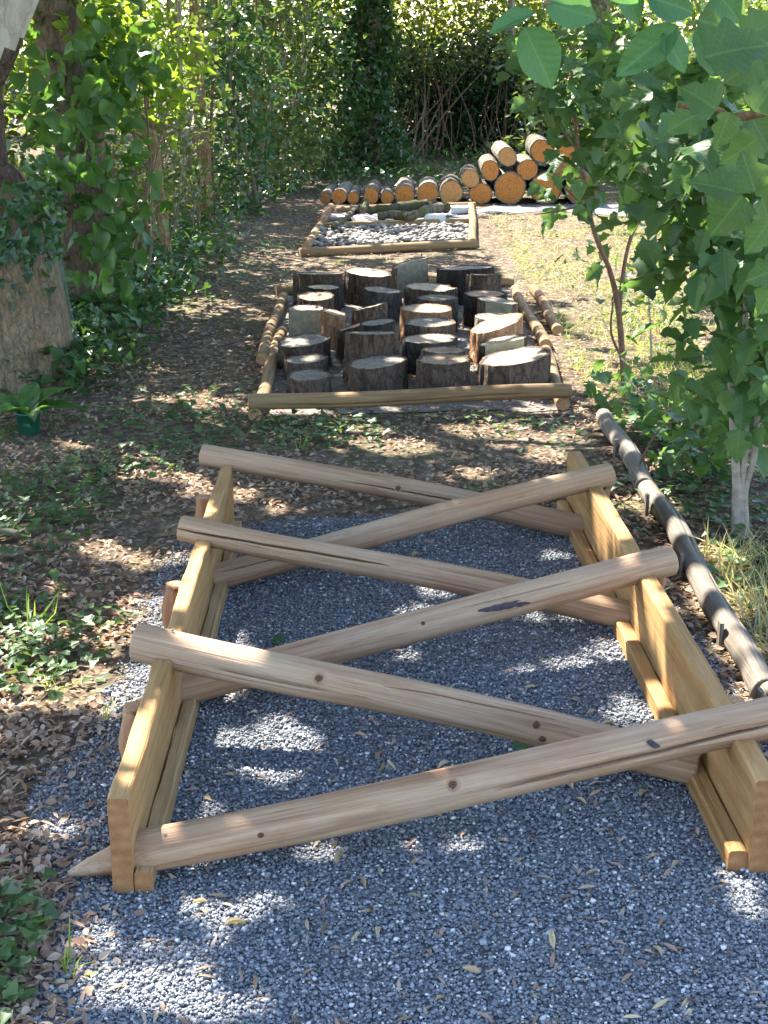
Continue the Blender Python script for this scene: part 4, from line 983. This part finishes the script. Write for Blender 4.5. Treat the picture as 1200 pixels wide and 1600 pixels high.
# dark hedge with bare lower stems, sunlit bush above
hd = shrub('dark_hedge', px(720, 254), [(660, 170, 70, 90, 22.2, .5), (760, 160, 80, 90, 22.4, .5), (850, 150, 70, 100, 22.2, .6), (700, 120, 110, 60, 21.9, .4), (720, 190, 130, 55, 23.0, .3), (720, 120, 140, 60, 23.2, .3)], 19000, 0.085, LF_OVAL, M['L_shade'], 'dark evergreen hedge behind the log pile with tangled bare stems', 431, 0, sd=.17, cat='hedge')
rg = random.Random(432); parts = []
for k_ in range(46):
    x = rg.uniform(592, 860); p0 = pxy(x, 252, 21.2 + rg.uniform(-.2, .3)); p0.z = 0
    p1 = pxy(x + rg.gauss(0, 22), rg.uniform(70, 180), 21.3 + rg.uniform(-.3, .4)); md = p0.lerp(p1, .5) + Vector((rg.gauss(0, .12), 0, 0))
    P_ = smooth_path([p0, md, p1], 5); parts.append(tube([local(hd, q) for q in P_], [.009 - .0005 * i for i in range(len(P_))], 5, k_, .1))
for k_, prt in enumerate(parts): obj('stem', mesh('stem', prt[0], prt[1], M['stem_red'], None, True), hd)
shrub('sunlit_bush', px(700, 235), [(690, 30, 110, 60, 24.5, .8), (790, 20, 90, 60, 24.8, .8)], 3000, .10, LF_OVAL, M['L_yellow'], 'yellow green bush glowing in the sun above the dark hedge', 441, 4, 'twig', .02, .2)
shrub('glossy_bush', px(640, 250), [(615, 110, 40, 50, 20.7, .3), (680, 80, 60, 35, 21.0, .4), (780, 60, 60, 40, 21.0, .4)], 1200, .075, LF_OVAL, M['L_mid'], 'glossy leaved bush catching light along the top of the dark hedge', 442, 5, 'twig', .012, .16)
far = [(-40, 60, 120, 160), (110, 60, 120, 160), (260, 50, 120, 170), (400, 40, 120, 170), (540, 50, 110, 160), (680, 40, 120, 160), (830, 50, 120, 160), (980, 40, 130, 170), (1130, 60, 130, 170), (1270, 60, 130, 170)]
for i, (x, y, rx, ry) in enumerate(far):
    Yf = 26.5 + (i % 3) * 1.1
    b_ = pxy(x, 200, Yf); b_.z = 0
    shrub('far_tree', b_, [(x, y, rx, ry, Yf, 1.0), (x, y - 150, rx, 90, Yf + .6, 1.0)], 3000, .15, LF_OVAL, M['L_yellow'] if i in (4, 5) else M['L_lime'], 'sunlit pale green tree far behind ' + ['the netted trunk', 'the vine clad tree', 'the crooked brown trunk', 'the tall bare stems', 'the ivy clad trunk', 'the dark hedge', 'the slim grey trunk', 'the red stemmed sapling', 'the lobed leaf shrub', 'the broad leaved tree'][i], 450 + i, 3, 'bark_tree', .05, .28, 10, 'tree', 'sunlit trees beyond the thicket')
shrub('right_bush', px(900, 275), [(880, 110, 80, 110, 18.0, .6), (980, 120, 90, 150, 17.0, .6)], 3000, .09, LF_OVAL, M['L_mid'], 'green bush behind the right end of the log pile', 461, 6)
shrub('right_bush', px(1090, 330), [(1080, 150, 90, 170, 14.0, .7), (1180, 180, 100, 200, 13.0, .7)], 3600, .09, LF_OVAL, M['L_mid'], 'deep green bush beyond the clearing behind the lobed leaf shrub', 462, 6)
shrub('left_bush', px(-60, 420), [(0, 200, 80, 200, 11.0, .6), (-120, 250, 90, 220, 10.0, .6)], 2200, .09, LF_OVAL, M['L_mid'], 'green bush behind the netted trunk', 463, 6)

# sapling with red brown stems in the clearing
sp = thing('maple_sapling', tuple(px(975, 602)), 'young lobed leaf sapling with red brown stems beside the stump bed', 'sapling')
SB = sp.location.copy(); Ys = SB.y
limb('stem', sp, [SB, pxy(968, 500, Ys), pxy(955, 430, Ys - .05), pxy(932, 372, Ys - .1), pxy(921, 330, Ys - .12), pxy(905, 240, Ys - .15), pxy(890, 120, Ys - .2)], .016, .007, M['stem_red'], 1, 8, 6, .06)
limb('stem', sp, [pxy(967, 500, Ys), pxy(972, 440, Ys + .05), pxy(983, 380, Ys + .1), pxy(1005, 320, Ys + .15), pxy(1020, 200, Ys + .2)], .012, .006, M['stem_red'], 2, 8, 6, .06)
limb('stem', sp, [pxy(972, 560, Ys), pxy(955, 520, Ys - .1), pxy(958, 470, Ys - .2)], .008, .004, M['stem_red'], 3, 6, 6, .06)
for k_, (pp) in enumerate([[(921, 330), (900, 310), (872, 285)], [(905, 240), (880, 205), (850, 175)], [(898, 170), (940, 110), (965, 50)], [(1010, 270), (960, 190), (930, 120)], [(918, 320), (870, 330), (835, 335)], [(890, 120), (850, 90), (835, 60)]]):
    limb('branch', sp, [pxy(x, y, Ys - .15) for x, y in pp], .006, .003, M['stem_red'], 20 + k_, 6, 5, .05)
lp = cloud([(868, 150, 45, 50, Ys - .2, .25), (935, 110, 75, 75, Ys - .1, .3), (915, 285, 40, 32, Ys - .2, .2), (965, 220, 50, 60, Ys, .3), (880, 325, 34, 14, Ys - .2, .15), (865, 262, 22, 22, Ys - .2, .12), (1005, 310, 35, 35, Ys + .2, .2), (845, 110, 30, 40, Ys - .2, .2)], 250, 501, .09, 6)
leaf_parts(sp, lp[:280], .105, maple_leaf, 502, .9, .5, (0, -.35, .1))
lp2 = cloud([(930, 130, 70, 70, Ys + .1, .3), (985, 180, 60, 120, Ys + .2, .3), (965, 600, 30, 35, Ys - .1, .15), (950, 645, 45, 22, Ys - .4, .15), (945, 395, 30, 20, Ys, .1), (1005, 450, 25, 30, Ys + .2, .15)], 420, 503, .10, 7)
leaf_mass('foliage', sp, lp2, .095, LF_LOBED, M['L_maple'], 504, up=.5, spread=.6, droop=.5)

# dense shrub with grey stems on the right
rsb = thing('lobed_leaf_shrub', tuple(px(1158, 842)), 'dense dark green lobed leaf shrub on pale grey stems beyond the edging', 'shrub')
RB = rsb.location.copy(); Yr = RB.y
for k_, (xt, yt, r0) in enumerate([(1148, 700, .020), (1165, 690, .016), (1180, 700, .014)]):
    limb('stem', rsb, [RB + Vector(((k_ - 1) * .02, 0, -.02)), pxy(1152 + 6 * k_, 770, Yr), pxy(xt, yt, Yr), pxy(xt + 10 * (k_ - 1), 560, Yr + .05), pxy(xt + 40 * (k_ - 1), 380, Yr), pxy(xt + 60 * (k_ - 1), 180, Yr)], r0, .006, M['stem_grey'], 30 + k_, 8, 6, .12)
REG = [(1160, 580, 45, 60, Yr - .1, .3), (1190, 510, 55, 110, Yr - .2, .35), (1130, 430, 50, 75, Yr, .3), (1165, 330, 85, 110, Yr - .3, .3), (1085, 270, 60, 80, Yr, .35), (1170, 645, 50, 40, Yr - .1, .25), (1100, 170, 80, 80, Yr - .1, .3)]
leaf_parts(rsb, cloud(REG, 290, 511, .085, 6)[:295], .108, maple_leaf, 512, 1.0, .45, (0, -.5, .1))
leaf_mass('foliage', rsb, cloud([(x, y, rx, ry, Y + .35, d) for (x, y, rx, ry, Y, d) in REG], 750, 513, .11, 7), .105, LF_LOBED, M['L_maple'], 514, up=.5, spread=.6, droop=.6)
# low saplings between the two
shrub('low_seedling', px(1000, 668), [(1005, 625, 35, 30, 6.4, .2), (1060, 660, 40, 30, 6.0, .2)], 180, .075, LF_LOBED, M['L_maple'], 'low leafy seedling at the end of the edging logs', 521, 5, 'stem_red', .006, .08, 6)
shrub('low_seedling', px(1100, 745), [(1100, 705, 45, 25, 5.5, .2), (1040, 725, 30, 15, 5.6, .15)], 150, .07, LF_LOBED, M['L_maple'], 'low leafy seedling under the lobed leaf shrub', 522, 4, 'stem_red', .006, .07, 6)
o = thing('thin_seedling', tuple(px(1018, 568)), 'thin straight pink brown shoot standing in the clearing', 'seedling')
limb('stem', o, [o.location, pxy(1016, 500, o.location.y), pxy(1010, 420, o.location.y)], .006, .003, M['stem_grey'], 3, 6, 5)
leaf_mass('foliage', o, cloud([(1010, 430, 25, 40, o.location.y, .15)], 50, 523, .06, 5), .07, LF_OVAL, M['L_mid'], 524, kind=None)

# broad leaved tree whose branch hangs into the upper right corner
wt = thing('broad_leaved_tree', (1.55, 2.35, 0), 'broad leaved tree hanging large smooth leaves into the clearing edge', 'tree')
limb('trunk', wt, [(1.55, 2.35, -.05), (1.53, 2.36, .8), (1.50, 2.4, 1.6), (1.55, 2.45, 3.0), (1.7, 2.6, 5.0)], .075, .03, M['bark_tree'], 3, 14, 6)
limb('branch', wt, [(1.50, 2.4, 1.62), (1.1, 2.35, 1.80), pxy(1080, -20, 2.25), pxy(960, -25, 2.2), pxy(850, 8, 2.15)], .016, .004, M['bark_brown'], 4, 8, 6)
limb('branch', wt, [(1.51, 2.4, 1.5), (1.1, 2.5, 1.66), pxy(1195, 175, 2.5), pxy(1120, 172, 2.5), pxy(1060, 165, 2.45)], .012, .004, M['bark_brown'], 5, 8, 6)
limb('branch', wt, [(1.53, 2.38, 1.2), (1.15, 2.6, 1.45), pxy(1230, 330, 2.75), pxy(1150, 300, 2.75)], .012, .004, M['bark_brown'], 6, 8, 6)
def near_leaf(x0, y0, x1, y1, Y, meshes, wide=1.0, tiltn=(0.1, -0.75, 0.65), dY=0.0):
    a_, b_ = pxy(x0, y0, Y), pxy(x1, y1, Y + dY); u = (b_ - a_); L = u.length; u.normalize()
    n = Vector(tiltn); n = (n - u * n.dot(u)).normalized(); v_ = n.cross(u)
    o = obj('leaf', random.choice(meshes), wt); m = (Matrix((u, v_, n)).transposed() @ Matrix.Diagonal((L, L * wide, L))).to_4x4(); m.translation = a_ - wt.location; o.matrix_local = m
random.seed(4)
for q in [(850, 5, 935, 25, 2.15, 1.35), (818, 42, 866, 138, 2.2, 1.15), (835, 18, 762, 48, 2.15, .75), (965, -25, 1008, 32, 2.2, 1.3), (1060, 40, 962, 118, 2.25, .8), (1035, 52, 1075, 112, 2.25, 1.2), (1085, 48, 1120, 118, 2.3, 1.1), (1010, -5, 1090, 15, 2.2, 1.2), (1110, -20, 1165, 30, 2.3, 1.3), (940, -60, 1000, 5, 2.1, 1.2)]:
    near_leaf(q[0], q[1], q[2], q[3], q[4], walnut_leaf, q[5], (random.gauss(0, .25), -.8, random.uniform(.2, .7)))
lob = [(1090, 30, 1200, 70), (1100, 90, 1210, 55), (1140, 100, 1230, 130), (1160, 60, 1230, 20), (1120, 172, 1068, 130), (1140, 175, 1120, 235), (1100, 172, 1040, 205), (1170, 178, 1210, 240), (1180, 175, 1215, 120), (1150, 300, 1080, 275), (1160, 305, 1110, 370), (1190, 310, 1215, 380), (1180, 300, 1160, 235), (1205, 340, 1165, 400), (1215, 420, 1165, 440), (1215, 440, 1185, 495), (1190, 90, 1130, 130), (1130, 130, 1090, 165), (1185, 215, 1130, 260), (1200, 265, 1215, 330)]
for (x0, y0, x1, y1) in lob:
    near_leaf(x0, y0, x1, y1, 2.5 + random.uniform(-.25, .3), maple_leaf, random.uniform(1.1, 1.45), (random.gauss(0, .35), -.7, random.uniform(.1, .7)))

# ------------------------------------------------------------------ crowns overhead, leaf gaps shaped to set shade and sun flecks
SX, SY, SZ = SUN
LIT = []                                     # sun flecks in the photograph: (x, y, rx, ry, z) in pixels on a surface at height z
LIT += [(60, 480, 40, 12, .5), (80, 560, 30, 10, .1), (422, 1172, 56, 36, 0), (345, 1440, 8, 14, 0), (235, 1525, 95, 26, 0), (330, 1575, 60, 20, 0), (150, 1500, 40, 30, 0), (90, 1300, 40, 10, 0), (640, 1028, 16, 3, 0), (860, 968, 45, 4, 0), (975, 1022, 28, 14, 0), (1010, 1118, 32, 14, 0),
        (500, 1340, 30, 3, 0), (640, 1333, 8, 4, 0), (575, 1505, 12, 4, 0), (760, 817, 40, 8, 0), (700, 842, 12, 3, 0), (1165, 1400, 10, 30, 0),
        (842, 375, 105, 42, 0), (930, 400, 70, 60, 0), (880, 440, 60, 25, 0), (905, 570, 30, 45, 0), (960, 500, 60, 40, 0), (1010, 470, 50, 60, 0), (640, 388, 60, 10, 0), (700, 372, 50, 14, 0), (740, 350, 12, 30, 0),
        (560, 375, 40, 10, 0), (790, 552, 46, 9, .17), (775, 503, 38, 16, .2), (690, 522, 20, 5, .17), (575, 426, 34, 9, .2), (600, 690, 90, 16, 0), (760, 680, 80, 14, 0), (880, 690, 40, 10, 0), (420, 400, 40, 12, 0), (480, 410, 40, 8, 0),
        (322, 480, 40, 14, 0), (350, 540, 40, 12, 0), (330, 630, 26, 8, 0), (280, 700, 50, 12, 0), (200, 1000, 60, 14, 0), (150, 1080, 120, 26, 0), (60, 1010, 40, 20, 0), (230, 950, 40, 10, 0), (60, 1080, 60, 20, 0), (330, 1030, 14, 10, 0),
        (310, 800, 12, 12, PH), (300, 905, 16, 40, PH), (232, 1140, 20, 50, PH), (225, 1215, 20, 14, PH), (945, 800, 22, 40, PH), (970, 830, 14, 20, .15), (1010, 930, 14, 30, PH), (960, 770, 14, 14, PH),
        (365, 1325, 32, 12, .10), (680, 1225, 26, 14, .14), (490, 1000, 26, 10, .10), (640, 835, 14, 8, .16), (720, 805, 10, 8, .18), (850, 755, 34, 8, .22), (620, 870, 22, 8, .15), (790, 935, 26, 10, .18), (850, 910, 20, 8, .2),
        (1010, 760, 26, 14, .06), (1045, 830, 22, 10, .06), (1090, 900, 20, 12, .06), (1130, 985, 20, 14, .06), (1170, 1050, 26, 16, .06), (1130, 940, 40, 30, 0), (545, 340, 50, 9, 0), (700, 330, 40, 6, 0), (560, 300, 60, 6, .2), (800, 240, 60, 14, .5), (470, 640, 60, 5, 0), (560, 615, 20, 4, .1), (450, 610, 30, 10, .05), (430, 520, 10, 40, .05), (500, 470, 30, 6, .2), (480, 480, 30, 5, .2), (660, 480, 40, 5, .19), (500, 560, 14, 4, .1), (840, 605, 40, 5, .1)]
LE = []
for (x, y, rx, ry, z) in LIT:
    c = px(x, y, z); a_ = px(x + rx, y, z); b_ = px(x, y - ry, z)
    gxy = (c.x - SX / SZ * z, c.y - SY / SZ * z)
    ax_, ay_ = a_.x - c.x, b_.y - c.y
    LE.append((gxy[0], gxy[1], ax_ + (.045 if ax_ < .05 else .07), ay_ + (.045 if ay_ < .05 else .07)))
LE = np.array(LE)
fd, fe = Field(201, .26), Field(202, .09)
def canopy_keep(P, rs):  # leaves left out wherever their shadow would cover a wanted sun fleck
    t_ = P[:, 2] / SZ; X = P[:, 0] - SX * t_; Y = P[:, 1] - SY * t_
    d = np.min(((X[:, None] - LE[None, :, 0]) / LE[None, :, 2]) ** 2 + ((Y[:, None] - LE[None, :, 1]) / LE[None, :, 3]) ** 2, axis=1)
    ok = d > 1.0 + 0.25 * fe(X, Y)
    thr = np.full(len(X), 1.35)
    thr = np.where((X < -.62) & (Y < 10), 1.15, thr)
    thr = np.where((Y > 5.0), .9, thr); thr = np.where((X > -.9) & (X < 1.0) & (Y > 6.2) & (Y < 10.2), 1.25, thr); thr = np.where((Y > 9.9), .45, thr); thr = np.where((Y > 5.2) & (Y < 17) & (X < -.7), 1.0, thr); thr = np.where(Y > 17, .1, thr)
    thr = np.where((X > .95) & (Y > 5.5) & (Y < 9.6), .05, thr); thr = np.where((X > .85) & (Y >= 9.6) & (Y < 15.2), -1.3, thr)
    thr = np.where((X > -.9) & (X < 3.6) & (Y > 18.3) & (Y < 22.6), 1.7, thr)
    thr = np.where((X > 1.05) & (Y < 6), .6, thr)
    gravel = (X > -.6) & (X < 1.0) & (Y > 1) & (Y < 5.0)
    thr = np.where(gravel, 2.2, thr)
    return ok & (fd(X, Y) + .35 * fe(X, Y) < thr)
rs = np.random.RandomState(301)
N = 290000; N2 = 30000; N += N2
gy_ = rs.uniform(-0.6, 26, N); gx_ = rs.uniform(-1, 1, N) * np.minimum(5.0, .33 * np.abs(gy_) + 1.8)
kp_ = rs.uniform(0, 5.0, N) < np.minimum(5.0, .33 * np.abs(gy_) + 1.8); kp_[:N2] = True; gy_ = gy_[kp_]; gx_ = gx_[kp_]; N = len(gx_)
gx_[:N2] = rs.uniform(-.9, 1.4, N2); gy_[:N2] = rs.uniform(1.0, 5.6, N2); zc = rs.uniform(3.0, 4.3, N)  # denser leaf layer added to keep the gravel in shade
fz = Field(203, 2.2); zc = zc + .2 * fz(gx_, gy_)
P = np.stack([gx_ + SX * zc / SZ, gy_ + SY * zc / SZ, zc], -1)
P = P[canopy_keep(P, rs)]
crowns = [(nt, (bx - 0.3, by + 1.4, 6.5)), (dt, (dx - .5, dy + .6, 6.2)), (it, (ix + .3, iy + .2, 7.5))]
extra = [((-5.2, 5.6), 'tall shade tree standing left of the netted trunk'), ((-5.8, 10.5), 'tall shade tree behind the left thicket'), ((-4.8, 15.5), 'tall shade tree near the end of the left thicket'), ((-5.5, 20.5), 'tall shade tree beyond the left thicket'), ((2.6, 18.5), 'tall shade tree behind the log pile'), ((-1.9, 23.5), 'tall shade tree behind the ivy clad trunk')]
for k_, (q, lab) in enumerate(extra):
    o = thing('shade_tree', (q[0], q[1], 0), lab, 'tree', 'tall trees shading the clearing')
    limb('trunk', o, [(q[0], q[1], -.05), (q[0] + .05, q[1], 1.5), (q[0] - .05, q[1] + .1, 3.5), (q[0] + .1, q[1], 6.3)], .17, .06, M['bark_tree'], 70 + k_, 14, 6)
    crowns.append((o, (q[0] + .1, q[1], 6.0)))
cc = np.array([c[1][:2] for c in crowns]); own = np.argmin(((P[:, None, :2] - cc[None]) ** 2).sum(-1), axis=1)
for k_, (o, top) in enumerate(crowns):
    Q = P[own == k_]
    if len(Q) == 0: continue
    leaf_mass('crown', o, Q, .125, LF_CENTRED, M['L_crown'], 310 + k_, up=.35, spread=.7)
    rg = random.Random(330 + k_)
    for b in range(7):
        e = Vector(Q[rg.randrange(len(Q))]); s_ = Vector((top[0], top[1], rg.uniform(3.4, 5.0)))
        limb('limb', o, [s_, s_.lerp(e, .4) + Vector((0, 0, .25)), e], .05, .012, M['bark_tree'], b, 6, 5, .1)

# ------------------------------------------------------------------ small things
pp = thing('potted_plant', tuple(px(46, 676)), 'green plastic pot with a broad leaved plant by the netted trunk', 'potted plant')
V, Fc = [], []; ns = 24
prof = [(0.0, .0), (.040, .0), (.043, .004), (.054, .085), (.059, .086), (.060, .10), (.055, .10), (.050, .082), (0.0, .08)]
for (r_, z) in prof:
    for j in range(ns): V.append((r_ * math.cos(2 * math.pi * j / ns), r_ * math.sin(2 * math.pi * j / ns), z))
for i in range(len(prof) - 1):
    for j in range(ns):
        k_ = (j + 1) % ns; Fc.append((i * ns + j, i * ns + k_, (i + 1) * ns + k_, (i + 1) * ns + j))
obj('pot', mesh('pot', V, Fc, M['bucket'], None, True), pp)
big = mesh('leaf', *fine_leaf(w_oval, 14, 4, .10, .45, .02), M['L_vine'])
for (a_, el, L) in [(0.1, .45, .24), (0.7, .8, .22), (2.6, .5, .26), (3.4, .4, .24), (-1.2, .5, .18), (1.6, .9, .2), (-2.2, .6, .22)]:
    u = Vector((math.cos(a_) * math.cos(el), math.sin(a_) * math.cos(el), math.sin(el))); n = (Vector((0, 0, 1)) - u * u.z).normalized(); v_ = n.cross(u)
    o = obj('leaf', big, pp); m = (Matrix((u, v_, n)).transposed() @ Matrix.Diagonal((L, L * .8, L))).to_4x4(); m.translation = Vector((0, 0, .085)); o.matrix_local = m
def tuft(x, y, n, hgt, lab, seed, mk='L_grass', spread=.5):
    p = px(x, y); rs = np.random.RandomState(seed); P_ = np.stack([p.x + rs.normal(0, .012, n), p.y + rs.normal(0, .012, n), np.zeros(n)], -1)
    o = leaf_mass('grass_tuft', None, P_, hgt, LF_BLADE, M[mk], seed, kind=None, up=0, spread=spread, droop=-1.6)
    tag(o, lab, 'grass tuft')
tuft(50, 985, 12, .16, 'tall upright grass tuft in the leaf litter', 601)
tuft(85, 1075, 9, .10, 'short splayed grass tuft left of the plank', 602)
tuft(168, 1125, 8, .07, 'tiny grass tuft beside the near stake', 603)
tuft(110, 1530, 12, .09, 'grass tuft at the near edge of the gravel', 604)
tuft(835, 1036, 14, .035, 'flat green weed growing in the gravel between the poles', 605, 'L_cover', .9)
tuft(470, 700, 14, .08, 'grass clump just beyond the far pole', 606)
# dry leaves on the gravel, one by one
fm = [mesh('fallen_leaf', LF_LONG[0], LF_LONG[1], M['L_fallen']), mesh('fallen_leaf', *fine_leaf(lambda x: .13 * math.sin(math.pi * x) ** .8, 8, 2, .25, .5, .05), M['L_fallen']), mesh('fallen_leaf', LF_OVAL[0] * np.array([1, .62, 2.0], dtype=np.float32), LF_OVAL[1], M['L_fallen'])]
rg = random.Random(71); cnt = 0
spots = [(590, 1448), (560, 1425), (680, 1455), (690, 1425), (480, 1460), (350, 1445), (1075, 1560), (1020, 1478), (840, 1560), (935, 1360), (820, 1340), (1030, 1335), (600, 1190), (715, 1215), (510, 1275), (420, 1380), (660, 1338), (740, 1340), (560, 1370), (310, 1420), (880, 1270), (1000, 1245), (960, 1130), (450, 880), (540, 895)]
while len(spots) < 95: spots.append((rg.uniform(240, 1130), rg.uniform(860, 1590)))
for (x, y) in spots:
    p = px(x, y, .012)
    if not inside(GPOLY, np.array([p.x]), np.array([p.y]))[0] or p.x < -.46 or p.x > .70 and p.y > 2.5: 
        if p.y > 2.4: continue
    o = obj('fallen_leaf', rg.choice(fm)); s_ = rg.uniform(.026, .055)
    o.location = p; o.scale = (s_, s_, s_); o.rotation_euler = (rg.gauss(0, .35), rg.gauss(0, .25), rg.uniform(0, 6.3))
    zone = 'in front of the nearest pole' if p.y < 2.62 + (p.x + .55) * .15 else 'between the near two crossed poles' if p.y < 3.25 else 'under the middle crossed poles' if p.y < 4.0 else 'near the far crossed poles'
    kind_ = ['narrow flat dry leaf', 'tightly curled dry leaf', 'broad dry leaf'][fm.index(o.data)]
    tag(o, kind_ + ' lying on the gravel ' + zone, 'fallen leaf', 'dry leaves on the gravel')
for k_, (x, y, lab) in enumerate([(425, 1001, 'fresh green leaf fallen beside the middle pole'), (676, 997, 'fresh green leaf on the gravel under the middle pole'), (820, 1162, 'fresh green leaf on the gravel behind the near pole')]):
    o = obj('green_leaf', vine_leaf[0]); o.location = px(x, y, .012); o.scale = (.05,) * 3; o.rotation_euler = (.2, .1, k_ * 2.1); tag(o, lab, 'fallen leaf')
# dark dead branches at the left edge
for k_, (pts, lab) in enumerate([([(-60, 845), (0, 832), (28, 836)], 'dark dead branch lying in the ivy at the left edge'), ([(-40, 860), (10, 868), (40, 862)], 'thin grey stick lying below the dark dead branch')]):
    o = limb('dead_branch', None, [px(x, y, .03) for x, y in pts], .022 - .012 * k_, .012 - .006 * k_, M['twig'], 80 + k_, 8, 5, .15); tag(o, lab, 'stick')
